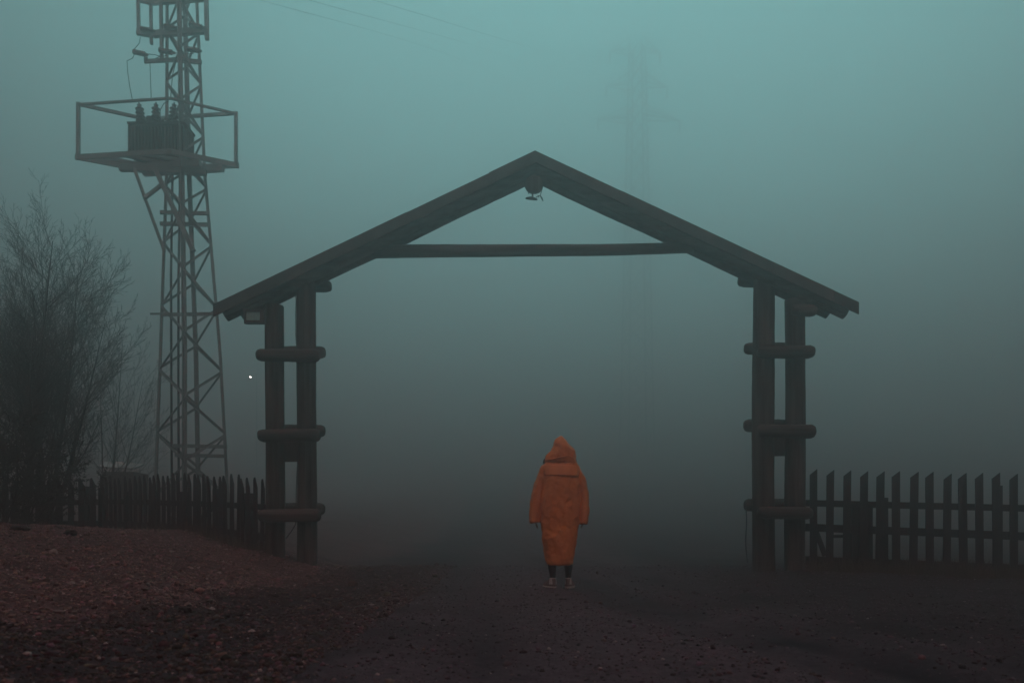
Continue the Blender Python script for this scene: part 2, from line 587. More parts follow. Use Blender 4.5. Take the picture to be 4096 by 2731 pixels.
# roof
yR0, yR1 = D0 - 0.32, D0 + 0.30
ka = F / yR0
apex = Vector(((2142 - CX) / ka, 0, CZ + (HY - 608) / ka))
eaveL = Vector(((855 - CX) / ka, 0, CZ + (HY - 1222) / ka))
eaveR = Vector(((3433 - CX) / ka, 0, CZ + (HY - 1212) / ka))
for e, sgn in ((eaveL, -1), (eaveR, 1)):
    d = (e - apex)
    Ls = d.length
    d.normalize()
    nrm = Vector((-d.z, 0, d.x)) * (1 if sgn > 0 else -1)     # outward (up)
    if nrm.z < 0:
        nrm = -nrm
    m = MB()
    # roof planks laid along the slope, each with its own ragged end
    nb = 4
    wy = (yR1 - yR0) / nb
    for k in range(nb):
        yy0 = yR0 + wy * k + 0.002
        yy1 = yy0 + wy - 0.004
        e_ = Ls - (0.0, 0.03, 0.05, 0.02)[k]
        a0, a1 = apex + d * 0.0, apex + d * e_
        th = 0.03
        q = []
        for off in (-th, 0):
            for (pt, yy) in ((a0, yy0), (a1, yy0), (a1, yy1), (a0, yy1)):
                q.append(Vector((pt.x, yy, pt.z)) + nrm * off)
        m.hexa(q)
    m.build('roof_planks', PLANK, gate)
    # thin capping lath on the front edge, broken into lengths
    m = MB()
    cur = 0.0
    for ln in ((0.75, 1.3, 1.25, 1.9) if sgn < 0 else (1.35, 1.9, 1.5, 0.4)):
        a0, a1 = apex + d * cur, apex + d * min(cur + ln - 0.004, Ls)
        lift = random.uniform(-0.004, 0.006)
        q = []
        for off in (-0.165, 0.006 + lift):
            for (pt, yy) in ((a0, yR0 - 0.028), (a1, yR0 - 0.028), (a1, yR0 - 0.002), (a0, yR0 - 0.002)):
                q.append(Vector((pt.x, yy, pt.z + off)))
        m.hexa(q)
        cur += ln
        if cur > Ls - 0.05:
            break
    m.build('fascia_board', PLANK, gate)
    # pairs of rafter logs under the planks
    for yy, r, short in ((D0 - 0.16, 0.10, 0.05), (D0 + 0.09, 0.095, 0.22)):
        c0 = apex - nrm * (0.034 + r) + d * 0.03
        c1 = apex - nrm * (0.034 + r) + d * (Ls - short)
        m = MB()
        m.log((c0.x, yy, c0.z), (c1.x, yy, c1.z), r, r * 0.97, n=16, wob=0.05, cham=0.12, seg=40)
        m.build('rafter', WOODH, gate, True)
    # edge batten under the eave
    m = MB()
    c = apex + d * (Ls - 0.34) - nrm * 0.22
    for (s0, s1, off) in ((Ls - 0.62, Ls - 0.10, 0.16),):
        q = []
        for o2 in (-off - 0.045, -off + 0.09):
            for (sv, yy) in ((s0, yR0 + 0.03), (s1, yR0 + 0.03), (s1, yR0 + 0.07), (s0, yR0 + 0.07)):
                pt = apex + d * sv + nrm * o2
                q.append(Vector((pt.x, yy, pt.z)))
        m.hexa(q)
    m.build('eave_board', PLANK, gate)
m = MB()
m.log((gx(1488), D0 - 0.03, gzp(1009)), (gx(2772), D0 - 0.03, gzp(995)), 0.096, 0.078, n=16, seg=30, cham=0.1, bow=-0.01)
m.build('tie_beam', WOODH, gate, True)
m = MB()
yr = D0 - 0.33
m.log((gx(2135, yr), yr, gzp(734, yr)), (gx(2135, yr), D0 - 0.25, gzp(734, yr)), 0.131, 0.13, n=20, seg=4, cham=0.08)
m.build('ridge_log', WOODV, gate, True)

# lamp under the ridge log
yl = D0 - 0.29
lamp = thing('hanging_lamp', P(2130, 772, yl), 'small shaded lamp hanging under the ridge log at the top of the gateway', 'lamp')
m = MB()
m.tube([P(2130, 768, yl), P(2130, 790, yl)], 0.014, 8)
m.bar(P(2113, 775, yl), P(2119, 768, yl), 0.012)
m.bar(P(2142, 776, yl), P(2136, 768, yl), 0.012)
m.build('stem', DARKST, lamp)
m = MB()
c = P(2126, 793, yl)
ax = Vector((0.10, -0.36, 1)).normalized()
m.lathe(c - ax * 0.022, ax, [(0, 0.001), (0.0, 0.082), (0.012, 0.09), (0.028, 0.075), (0.04, 0.03), (0.044, 0.001)], 20)
m.build('lamp_shade', DARKST, lamp, True)
m = MB()
m.tube([P(2172, 738, yl), P(2166, 765, yl), P(2161, 783, yl), P(2154, 784, yl), P(2144, 790, yl)], 0.006, 6)
m.tube([P(2161, 783, yl), P(2167, 793, yl), P(2172, 804, yl)], [0.007, 0.012, 0.007], 6)
m.tube([P(2154, 783, yl), P(2155, 790, yl)], [0.014, 0.006], 6)
m.build('cord', WIRE, lamp)

# floodlight under the left eave
yf = D0 - 0.40
fl = thing('floodlight', P(1015, 1268, yf), 'square floodlight with a pale sky-tinted glass face under the left eave of the gateway', 'floodlight')
m = MB()
kx = yf / F


def rect(px0, py0, px1, py1, y0, y1):
    m.box(((((px0 + px1) / 2) - CX) * kx, (y0 + y1) / 2, CZ + (HY - (py0 + py1) / 2) * kx), ((px1 - px0) * kx, y1 - y0, (py1 - py0) * kx))


rect(977, 1240, 985, 1294, yf - 0.02, yf + 0.03)
rect(1041, 1240, 1055, 1294, yf - 0.02, yf + 0.03)
rect(985, 1240, 1041, 1247, yf - 0.02, yf + 0.03)
rect(985, 1282, 1041, 1294, yf - 0.02, yf + 0.03)
rect(979, 1242, 1053, 1292, yf + 0.03, yf + 0.08)
m.build('housing', DARKST, fl)
m = MB()
rect(985, 1247, 1041, 1282, yf + 0.005, yf + 0.028)
m.build('glass', GLASS, fl)
for q0, q1 in (((1056, 1290), (1056, 1235)), ((976, 1270), (974, 1225))):
    m = MB()
    m.bar(P(*q0, yf), P(*q1, yf + 0.1), 0.012, 0.03)
    m.build('bracket', DARKST, fl)

# cable and chain
yc = D0 - 0.17
m = MB()
m.tube([P(1175, 1185, yc), P(1183, 1182, yc), P(1184, 1200, yc), P(1182, 1260, yc), P(1182, 1330, yc), P(1186, 1385, yc)], 0.006, 6)
m.tube([P(1186, 1385, yc), P(1192, 1600, yc), P(1190, 1850, yc), P(1185, 1960, yc), P(1184, 2070, yc), P(1183, 2095, yc), P(1165, 2125, yc + 0.02), P(1144, 2152, yc + 0.03)], 0.008, 6)
o = m.build('cable', WIRE)
tag(o, 'thin black cable running down the inner left post of the gateway', 'cable')
m = MB()
yc = yB - 0.10
n = 44
for i in range(n):
    t = i / (n - 1)
    c = P(2982 + 6 * t + 3 * math.sin(7 * t), 2020 + 226 * t, yc)
    hl, hw = 0.016, 0.009
    pts = []
    for k in range(9):
        a = 2 * math.pi * k / 8
        off = math.cos(a) * hw
        pts.append(c + Vector((off if i % 2 else 0, 0 if i % 2 else off, math.sin(a) * hl)))
    m.tube(pts, 0.0035, 4, False)
o = m.build('chain', DARKST)
tag(o, 'rusty chain hanging from the lowest log of the right gateway posts', 'chain')

# ------------------------------------------------------------------ fences


def picket_mesh(h, w, t, tip, lean):
    """board with a slanted top; tip > 0: highest edge on the right"""
    me = bpy.data.meshes.new('picket')
    x0, x1 = -w / 2, w / 2
    if tip == 'right':
        top = [(x1, h), (x1 - 0.02 * w, h), (x0, h - 0.085)]
    else:
        top = [(x1, h - 0.16), (x0 + 0.32 * w, h), (x0 + 0.18 * w, h), (x0, h - 0.05)]
    prof = [(x0, 0), (x1, 0)] + top
    n = len(prof)
    vs = [(x + lean * z, -t / 2, z) for x, z in prof] + [(x + lean * z, t / 2, z) for x, z in prof]
    fs = [tuple(range(n)), tuple(reversed(range(n, 2 * n)))] + [((i + 1) % n, i, n + i, n + (i + 1) % n) for i in range(n)]
    me.from_pydata(vs, [], fs)
    me.update()
    me.materials.append(PICK)
    return me


def put_picket(parent, me, loc, rz, sc=(1, 1, 1)):
    o = bpy.data.objects.new('picket', me)
    COL.objects.link(o)
    o.location = loc
    o.rotation_euler = (random.uniform(-.01, .01), random.uniform(-.015, .015), rz + random.uniform(-.05, .05))
    o.scale = sc
    o.parent = parent
    o.matrix_parent_inverse = Matrix.Translation(-parent.location)
    return o


# right fence: runs almost square to the view, coming slightly nearer
edges = [(95, 168, 200), (260, 334, 207), (438, 512, 213), (610, 686, 222), (778, 857, 222), (953, 1033, 220), (1130, 1209, 228), (1306, 1384, 228),
         (1480, 1556, 248), (1656, 1738, 240), (1827, 1904, 240), (2005, 2083, 238), (2182, 2259, 248), (2358, 2436, 252), (2536, 2615, 258), (2715, 2795, 262)]


def dR(px):
    return 12.05 - 0.55 * (px - 3235) / 861


fr = thing('picket_fence', (gx(3660), 11.8, 0.0), 'dark picket fence of wide slant-cut boards running right from the gateway', 'fence')
for a, b, t in edges:
    pl, pr, tp = 3200 + a / 2.614, 3200 + b / 2.614, 1800 + t / 2.614
    pc = (pl + pr) / 2
    d = dR(pc)
    c = P(pc, tp, d)
    zb = gz(c.x, d) - 0.08
    me = picket_mesh(c.z - zb, (pr - pl) / F * d, 0.022, 'right', random.uniform(-.006, .006))
    put_picket(fr, me, (c.x, d - 0.035, zb), -0.12)
for ya, yb, hh, ex in ((2011, 2032, 0.095, 0), (2108, 2144, 0.115, 0), (2240, 2276, 0.13, 0)):
    m = MB()
    pa, pb = P(3222, ya, dR(3222)), P(4096, yb, dR(4096))
    pe = pa + (pb - pa) * 1.25
    seg = 10
    for i in range(2):
        q0, q1 = pa + (pe - pa) * (i / 2), pa + (pe - pa) * ((i + 1) / 2 - 0.001)
        m.bar(q0, q1, 0.04, hh)
    m.build('rail', PICK, fr)
for a, b, t in ((3402, 3484, 2015), (3526, 3548, 1990), (3985, 4005, 1942)):
    d = dR(a) + 0.12
    c0, c1 = P(a, t, d), P(b, t, d)
    m = MB()
    zb = gz(c0.x, d) - 0.2
    w = c1.x - c0.x
    m.box(((c0.x + c1.x) / 2, d, (c0.z + zb) / 2), (w, min(w, 0.12), c0.z - zb))
    m.build('post', PICK, fr)
m = MB()
m.bar(P(3262, 2118, dR(3270) + 0.05), P(3300, 2222, dR(3270) + 0.05), 0.03, 0.07, up=(1, 0, 0))
m.bar(P(3318, 2144, dR(3330) + 0.05), P(3400, 2144, dR(3380) + 0.05), 0.03, 0.045)
m.build('brace', PICK, fr)

# left fence, oblique run from the gateway back to a corner
fa = thing('picket_fence', (gx(740, 13.5), 13.5, 0.3), 'long picket fence of close narrow boards slanting back left from the gateway', 'fence')
dn, df = 12.15, 15.4
pxA, pxB = 1056, 400


def dA(px):
    t = (pxA - px) / (pxA - pxB)
    # straight line in plan
    x0, x1 = (pxA - CX) / F * dn, (pxB - CX) / F * df
    k = (px - CX) / F
    tt = (x0 - k * dn) / (k * (df - dn) - (x1 - x0))
    return dn + (df - dn) * tt


def interp(px, tab):
    tab = sorted(tab)
    return float(np.interp(px, [a for a, _ in tab], [b for _, b in tab]))


topA = [(400, 1906), (500, 1905), (650, 1897), (850, 1897), (950, 1902), (1056, 1917)]
r1A = [(400, 2004), (650, 2010), (850, 2015), (1056, 2028)]
r2A = [(400, 2090), (650, 2102), (850, 2120), (1056, 2148)]
x0, x1 = (pxA - CX) / F * dn, (pxB - CX) / F * df
angA = math.atan2(df - dn, x1 - x0) + math.pi
px = pxA - 8
while px > pxB + 4:
    d = dA(px)
    c = P(px, interp(px, topA) + random.uniform(-7, 9), d)
    zb = gz(c.x, d) - 0.06
    t = (pxA - px) / (pxA - pxB)
    me = picket_mesh(c.z - zb, random.uniform(0.082, 0.105), 0.02, 'left', random.uniform(-.03, .012))
    put_picket(fa, me, (c.x, d, zb), angA)
    px -= (23.5 - 6.5 * t) * random.uniform(0.85, 1.15)
nrmA = Vector((math.sin(angA), -math.cos(angA), 0))
for tab, hh in ((r1A, 0.09), (r2A, 0.10)):
    m = MB()
    pts = [P(p_, interp(p_, tab), dA(p_)) - nrmA * 0.035 for p_ in (1056, 900, 740, 570, 402)]
    for q0, q1 in zip(pts, pts[1:]):
        m.bar(q0, q1 + (q0 - q1) * 0.004, 0.04, hh)
    m.build('rail', PICK, fa)
for p_, t in ((996, 1972), (868, 1955), (735, 1966), (618, 1962), (510, 1965), (408, 1950)):
    d = dA(p_) + 0.1
    c = P(p_, t, d)
    zb = gz(c.x, d) - 0.2
    m = MB()
    m.box((c.x, d, (c.z + zb) / 2), (0.1, 0.1, c.z - zb), Matrix.Rotation(angA, 3, 'Z'))
    m.build('post', PICK, fa)
m = MB()
m.bar(P(838, 2022, dA(838)) - nrmA * 0.08, P(758, 2108, dA(758)) - nrmA * 0.08, 0.03, 0.08)
m.build('brace', PICK, fa)

# far-left fence, facing the camera
fb = thing('picket_fence', (gx(200, 15.3), 15.3, 0.6), 'short picket fence facing the track under the bare trees at far left', 'fence')
px = 372
while px > -260:
    d = 15.4
    c = P(px, 1914 + random.uniform(-4, 6) + 0.01 * (372 - px), d)
    zb = gz(c.x, d) - 0.06
    me = picket_mesh(c.z - zb, 0.115, 0.02, 'left', random.uniform(-.012, .012))
    put_picket(fb, me, (c.x, d, zb), 0.0)
    px -= 44 * random.uniform(0.95, 1.05)
for py, hh in ((2008, 0.10), (2092, 0.10)):
    m = MB()
    m.bar(P(-300, py + 6, 15.44), P(398, py, 15.44), 0.04, hh)
    m.build('rail', PICK, fb)
for p_ in (345, 60):
    c = P(p_, 1945, 15.52)
    zb = gz(c.x, 15.52) - 0.2
    m = MB()
    m.box((c.x, 15.52, (c.z + zb) / 2), (0.12, 0.1, c.z - zb))
    m.build('post', PICK, fb)

# ------------------------------------------------------------------ shed behind the left fence
sd = 21.0
sh = thing('garden_shed', P(480, 2000, sd), 'low dark shed with a pale sheet roof behind the left picket fence', 'shed')
a, b = P(386, 1872, sd), P(532, 1880, sd)
xw0, xw1 = a.x + 0.06, b.x - 0.02
zb = gz(a.x, sd) - 0.1
m = MB()
m.box(((xw0 + xw1) / 2 + 0.02, sd + 0.55, (zb + b.z - 0.03) / 2), (xw1 - xw0 - 0.1, 0.9, b.z - 0.03 - zb))
m.build('wall', SHEDW, sh)
m = MB()
q = []
for off in (0, 0.05):
    for (x_, y_, z_) in (a, b, P(577, 1861, sd + 1.25), P(424, 1850, sd + 1.25)):
        q.append((x_, y_, z_ + off))
m.hexa(q)
m.build('roof', SHEDR, sh)

# ------------------------------------------------------------------ transformer tower
TD = 17.0
tw = thing('lattice_tower', ((766 - CX) / F * TD, TD, 0.6), 'steel lattice power tower with a transformer platform behind the left fence', 'power tower')
KZ = F / TD
tabR = [(2150, .78), (1880, .71), (1400, .60), (690, .385), (0, .30), (-260, .27)]
tabC = [(2150, 768), (1880, 766), (1400, 762), (690, 743), (0, 728), (-260, 722)]
PHI = math.radians(11)


def zpy(z):
    return HY - (z - CZ) * KZ


def leg_pt(k, z):
    py = zpy(z)
    r = interp(py, tabR)
    cx = (interp(py, tabC) - CX) / KZ
    a = PHI + k * math.pi / 2
    return Vector((cx + r * math.cos(a), TD + r * math.sin(a), z))


ZT = CZ + (HY + 240) / KZ
ZB = gz(-6.8, TD) - 0.1
zs = np.linspace(ZB, ZT, 24)
for k in range(4):
    m = MB()
    for z0, z1 in zip(zs, zs[1:]):
        m.angle_bar(leg_pt(k, z0), leg_pt(k, z1 + 0.01), 0.085 if k in (1, 3) else 0.062, 0.022, up=(math.cos(PHI + k * 1.5708), math.sin(PHI + k * 1.5708), 0.0))
    m.build('leg', STEEL, tw)
for k in range(4):
    m = MB()
    z = ZB + 0.2
    side = k % 2
    while z < ZT - 0.5:
        h = 0.62 if z < 7 else 0.5
        a = leg_pt(k if side else (k + 1) % 4, z)
        b = leg_pt((k + 1) % 4 if side else k, min(z + h, ZT))
        m.angle_bar(a, b, 0.045, 0.014)
        z += h + 0.05
        side = 1 - side
    m.build('bracing', STEEL, tw)
for py, a, b in ((850, 640, 832), (895, 640, 830), (1782, 690, 908), (1820, 700, 906)):
    m = MB()
    m.bar(P(a, py, TD - 0.25), P(b, py + 4, TD - 0.1), 0.06, 0.07)
    m.build('crossbar', STEEL, tw)
for py, a, b in ((1255, 600, 858), (1262, 640, 850)):
    for q0, q1, dd in ((a, b, -1), (a + 20, b, 1)):
        m = MB()
        m.bar(P(q0, py, TD + dd * 0.45), P(q1, py - 3, TD + dd * 0.2), 0.03, 0.035)
        m.build('crossbar', STEEL, tw)
# ladder rails/cable pipes inside the tower
for pa, pb in ((688, 676), (716, 706)):
    m = MB()
    m.tube([P(pa, 2100, TD - 0.1), P(pa - 3, 1500, TD - 0.1), P(pb + 8, 1100, TD - 0.1), P(pb + 14, 700, TD - 0.1)], 0.024, 8)
    m.build('cable_pipe', DARKST, tw)

# platform
L_, N_, R_, F_ = (Vector((-9.0, 16.6, 0)), Vector((-6.99, 16.36, 0)), Vector((-5.85, 16.96, 0)), Vector((-7.86, 17.2, 0)))
ZR, ZD = 9.56, 8.46


def at(v, z):
    return Vector((v.x, v.y, z))


pf = MB()
for a, b in ((L_, N_), (N_, R_), (R_, F_), (F_, L_)):
    e = (b - a).normalized() * 0.06
    pf.bar(at(a - e, ZD), at(b + e, ZD), 0.06, 0.10)
for t in (0.25, 0.5, 0.75):
    pf.bar(at(L_.lerp(N_, t), ZD - 0.02), at(F_.lerp(R_, t), ZD - 0.02), 0.07, 0.06)
pf.bar(at(L_.lerp(F_, 0.45).lerp(N_.lerp(R_, 0.45), 0.12), ZD - 0.12), at(N_.lerp(R_, 0.45), ZD - 0.12), 0.12, 0.12)
pf.bar(at(L_.lerp(F_, 0.8).lerp(N_.lerp(R_, 0.8), 0.12), ZD - 0.12), at(N_.lerp(R_, 0.8), ZD - 0.12), 0.12, 0.12)
pf.bar(P(505, 672, 16.6), P(825, 690, 16.8), 0.12, 0.12)
pf.build('platform', STEEL, tw)
m = MB()
for a, b in ((L_, N_), (N_, R_), (R_, F_), (F_, L_)):
    m.angle_bar(at(a, ZR), at(b, ZR), 0.06, 0.02)
for a in (L_, R_, F_):
    m.angle_bar(at(a, ZD), at(a, ZR + 0.03), 0.065, 0.02)
m.build('guard_rail', STEEL, tw)
m = MB()
m.bar(P(536, 672, 16.5), P(657, 1005, 16.75), 0.055, 0.06)
m.bar(P(625, 685, 16.35), P(774, 1005, 16.4), 0.09, 0.09)
m.bar(P(575, 795, 16.52), P(652, 736, 16.4), 0.06, 0.065)
m.build('strut', STEEL, tw)

# switchgear frame above
SD = 16.85
m = MB()
for px_, y0, y1, w in ((551, -200, 135, 0.06), (602, -150, 178, 0.055), (643, -200, 240, 0.06), (824, -200, 160, 0.075)):
    m.bar(P(px_ - (2 if y0 < 0 else 0), y0, SD), P(px_ + 4, y1, SD), w, w)
m.bar(P(548, 130, SD), P(612, 140, SD), 0.09, 0.1)
m.bar(P(612, 138, SD), P(828, 122, SD), 0.1, 0.12)
m.bar(P(548, -2, SD), P(610, 12, SD), 0.09, 0.08)
m.bar(P(610, 10, SD), P(828, -6, SD), 0.09, 0.1)
m.bar(P(548, -150, SD), P(828, -156, SD), 0.09, 0.1)
m.bar(P(578, 247, SD), P(700, 240, SD), 0.06, 0.07)
m.bar(P(700, 240, SD), P(806, 250, SD), 0.06, 0.08)
m.bar(P(583, 226, SD), P(584, 250, SD), 0.06, 0.06)
m.build('switch_frame', STEEL, tw)
for cx_, cy_, ang, ln, r in ((586, 119, -6, 0.27, 0.052), (683, 112, -8, 0.3, 0.058), (783, 104, -10, 0.3, 0.055), (557, 213, -9, 0.28, 0.055), (663, 206, -8, 0.30, 0.055), (772, 200, -6, 0.28, 0.055)):
    m = MB()
    c = P(cx_, cy_, SD - 0.08)
    ax = Vector((math.cos(math.radians(ang)), 0.1, math.sin(math.radians(ang))))
    prof = [(-ln / 2, 0.02), (-ln / 2 + 0.01, r * 0.8), (-ln / 2 + 0.03, r)]
    for i in range(6):
        t = -ln / 2 + 0.05 + i * (ln - 0.09) / 6
        prof += [(t, r), (t + 0.008, r * 0.86), (t + 0.02, r * 0.86), (t + 0.026, r)]
    prof += [(ln / 2 - 0.03, r), (ln / 2, r * 0.55), (ln / 2 + 0.04, r * 0.4)]
    m.lathe(c, ax, prof, 10)
    m.build('insulator', PORC, tw, False)
W = MB()
W.tube([P(561, 150, SD), P(558, 172, SD), P(548, 185, SD), P(537, 198, SD)], 0.008, 5)
W.tube([P(536, 222, SD), P(530, 234, SD), P(508, 244, SD), P(511, 290, SD), P(518, 340, SD), P(530, 402, SD)], 0.008, 5)
W.tube([P(600, 250, SD), P(602, 320, SD), P(605, 400, SD)], 0.008, 5)
W.tube([P(590, 217, SD), P(620, 220, SD), P(645, 228, SD), P(670, 222, SD)], 0.008, 5)
W.tube([P(605, 243, SD), P(640, 226, SD), P(650, 200, SD), P(655, 150, SD)], 0.008, 5)
W.tube([P(690, 212, SD), P(715, 214, SD), P(740, 218, SD), P(775, 214, SD)], 0.008, 5)
W.tube([P(690, 108, SD), P(695, 92, SD), P(710, 86, SD), P(730, 90, SD)], 0.008, 5)
W.tube([P(720, 140, SD), P(722, 180, SD), P(690, 300, SD), P(682, 400, SD)], 0.008, 5)
W.tube([P(640, 500, 16.6), P(641, 440, 16.6), P(655, 415, 16.6), P(675, 405, 16.6)], 0.008, 5)
W.build('jumper_wire', WIRE, tw)

# transformer on the platform
XD = 16.62
tr = thing('transformer', P(648, 640, XD), 'boxy finned transformer with tall bushings on the lattice tower platform', 'transformer')
tc = P(644, 578, XD + 0.25)
m = MB()
m.box((tc.x, XD + 0.28, tc.z), (1.02, 0.42, 0.62))
m.box((tc.x, XD + 0.28, tc.z + 0.335), (1.2, 0.56, 0.04))
m.box((tc.x, XD + 0.28, tc.z - 0.33), (0.9, 0.5, 0.06))
m.build('tank', DARKST, tr)
m = MB()
for i in range(17):
    xx = tc.x - 0.55 + i * 1.1 / 16
    m.box((xx, XD + 0.02, tc.z - 0.02), (0.022, 0.12, 0.54))
    m.box((xx, XD + 0.54, tc.z - 0.02), (0.022, 0.12, 0.54))
for i in range(5):
    yy = XD + 0.12 + i * 0.08
    m.box((tc.x - 0.56, yy, tc.z - 0.02), (0.12, 0.02, 0.54))
    m.box((tc.x + 0.56, yy, tc.z - 0.02), (0.12, 0.02, 0.54))
m.build('cooling_fins', DARKST, tr)
for px_, lean in ((566, -0.10), (624, 0.0), (692, 0.05)):
    m = MB()
    c = P(px_, 513, XD + 0.26)
    prof = [(0, 0.09), (0.03, 0.09), (0.035, 0.05)]
    for i in range(5):
        h = 0.06 + i * 0.082
        prof += [(h, 0.05), (h + 0.012, 0.105 - 0.004 * i), (h + 0.024, 0.1 - 0.004 * i), (h + 0.04, 0.046)]
    prof += [(0.47, 0.04), (0.49, 0.05), (0.51, 0.02), (0.54, 0.015)]
    m.lathe(c, (lean, 0, 1), prof, 14)
    m.build('bushing', PORC, tr, False)
for px_ in (650, 672, 705):
    m = MB()
    m.lathe(P(px_, 514, XD + 0.12), (0.05, 0, 1), [(0, 0.045), (0.05, 0.03), (0.08, 0.05), (0.11, 0.028), (0.15, 0.04), (0.18, 0.012)], 10)
    m.build('terminal', PORC, tr)
m = MB()
m.tube([P(600, 512, XD + 0.2), P(600, 470, XD + 0.2)], 0.075, 12)
m.build('oil_conservator', DARKST, tr)

# ------------------------------------------------------------------ far pylon in the fog
PD = 84.0
KP = F / PD
py_base = HY + 20
pyl = thing('electricity_pylon', ((2549 - CX) / KP, PD, 0.2), 'tall lattice electricity pylon almost lost in the fog behind the gateway', 'pylon')
tabRp = [(2160, 86 / KP), (1500, 69 / KP), (1000, 58 / KP), (500, 45 / KP), (185, 36 / KP)]
PH2 = math.radians(18)


def pleg(k, py):
    r = interp(py, tabRp)
    a = PH2 + k * math.pi / 2
    return Vector(((2549 - CX) / KP + r * math.cos(a), PD + r * math.sin(a), CZ + (HY - py) / KP))


for k in range(4):
    m = MB()
    pys = np.linspace(2160, 180, 14)
    for y0, y1 in zip(pys, pys[1:]):
        m.bar(pleg(k, y0), pleg(k, y1), 0.14)
    m.build('leg', STEEL, pyl)
    m = MB()
    y0, side = 2150, k % 2
    while y0 > 215:
        h = interp(y0, [(200, 52), (2150, 120)])
        m.bar(pleg(k if side else (k + 1) % 4, y0), pleg((k + 1) % 4 if side else k, y0 - h), 0.06)
        m.bar(pleg((k + 1) % 4 if side else k, y0), pleg(k if side else (k + 1) % 4, y0 - h), 0.06)
        y0 -= h
        side = 1 - side
    m.build('bracing', STEEL, pyl)
ARM = []
for py, a, b in ((478, 2392, 2718), (345, 2425, 2668), (205, 2440, 2640)):
    tipa, tipb = P(a, py, PD + 0.8), P(b, py + 6, PD - 0.8)
    ks = sorted(range(4), key=lambda k: pleg(k, py).x)
    for tip, k in ((tipa, ks[0]), (tipa, ks[1]), (tipb, ks[2]), (tipb, ks[3])):
        if k in (ks[0], ks[2]):
            m = MB()
        base = pleg(k, py)
        m.bar(base, tip, 0.10)
        m.bar(pleg(k, py - 45), tip, 0.07)
        if k in (ks[1], ks[3]):
            m.build('cross_arm', STEEL, pyl)
    for tip in (tipa, tipb):
        mm = MB()
        prof = []
        for i in range(10):
            prof += [(i * 0.12, 0.04), (i * 0.12 + 0.04, 0.11), (i * 0.12 + 0.07, 0.10), (i * 0.12 + 0.09, 0.04)]
        mm.lathe(tip, (0, 0, -1), prof, 8)
        mm.build('insulator', PORC, pyl)
        ARM.append(tip + Vector((0, 0, -1.25)))

# overhead conductors: from the pylon arms towards the upper left, over the near tower
WL = [((1035, 0), (1640, 168), ARM[0], 'lowest of the three faint power lines crossing the fog at upper left'),
      ((1230, 0), (1790, 152), ARM[2], 'middle one of the three faint power lines crossing the fog at upper left'),
      ((1490, 0), (1990, 152), ARM[4], 'uppermost of the three faint power lines crossing the fog at upper left')]
for (a, b, tip, lab) in WL:
    near = P(a[0] - 2200, a[1] - 640, 15.0)
    pa, pb = P(a[0], a[1], 30), P(b[0], b[1], 46)
    # quadratic through the measured points with a gentle sag
    ctrl = [near, pa, pb, Vector(tip)]
    pts = []
    ts = [0.0]
    for q0, q1 in zip(ctrl, ctrl[1:]):
        ts.append(ts[-1] + (q1 - q0).length)
    tt = np.linspace(0, ts[-1], 60)
    # cubic Lagrange through the four points keeps it smooth
    for t in tt:
        p = Vector((0, 0, 0))
        for i in range(4):
            w = 1.0
            for j in range(4):
                if j != i:
                    w *= (t - ts[j]) / (ts[i] - ts[j])
            p += ctrl[i] * w
        pts.append(p)
    m = MB()
    m.tube(pts, 0.008, 5)
    o = m.build('power_line', WIRE)
    tag(o, lab, 'power line', 'power lines running to the far pylon')

# ------------------------------------------------------------------ lit mast lamp far away
LD = 60.0
lp = P(1008, 1508, LD)
lm = thing('floodlight_mast', (lp.x, LD, 0.0), 'tiny bright lamp shining through the fog left of the gateway', 'lamp')
m = MB()
zg = gz(lp.x, LD)
m.tube([(lp.x + 0.35, LD, zg), (lp.x + 0.35, LD, lp.z + 0.3)], [0.05, 0.025], 8)
m.bar((lp.x + 0.35, LD, lp.z + 0.2), (lp.x, LD, lp.z + 0.14), 0.05)
m.build('pole', STEEL, lm)
em, N, L, b = mat_new('lit_lamp')
b.inputs['Emission Color'].default_value = (1.0, 0.97, 0.9, 1)
b.inputs['Emission Strength'].default_value = 28.0
m = MB()
m.lathe((lp.x - 0.2, LD, lp.z), (1, 0, 0.1), [(0, 0.02), (0.03, 0.035), (0.18, 0.042), (0.21, 0.02)], 12)
m.build('lamp_head', em, lm)

# ------------------------------------------------------------------ bare trees


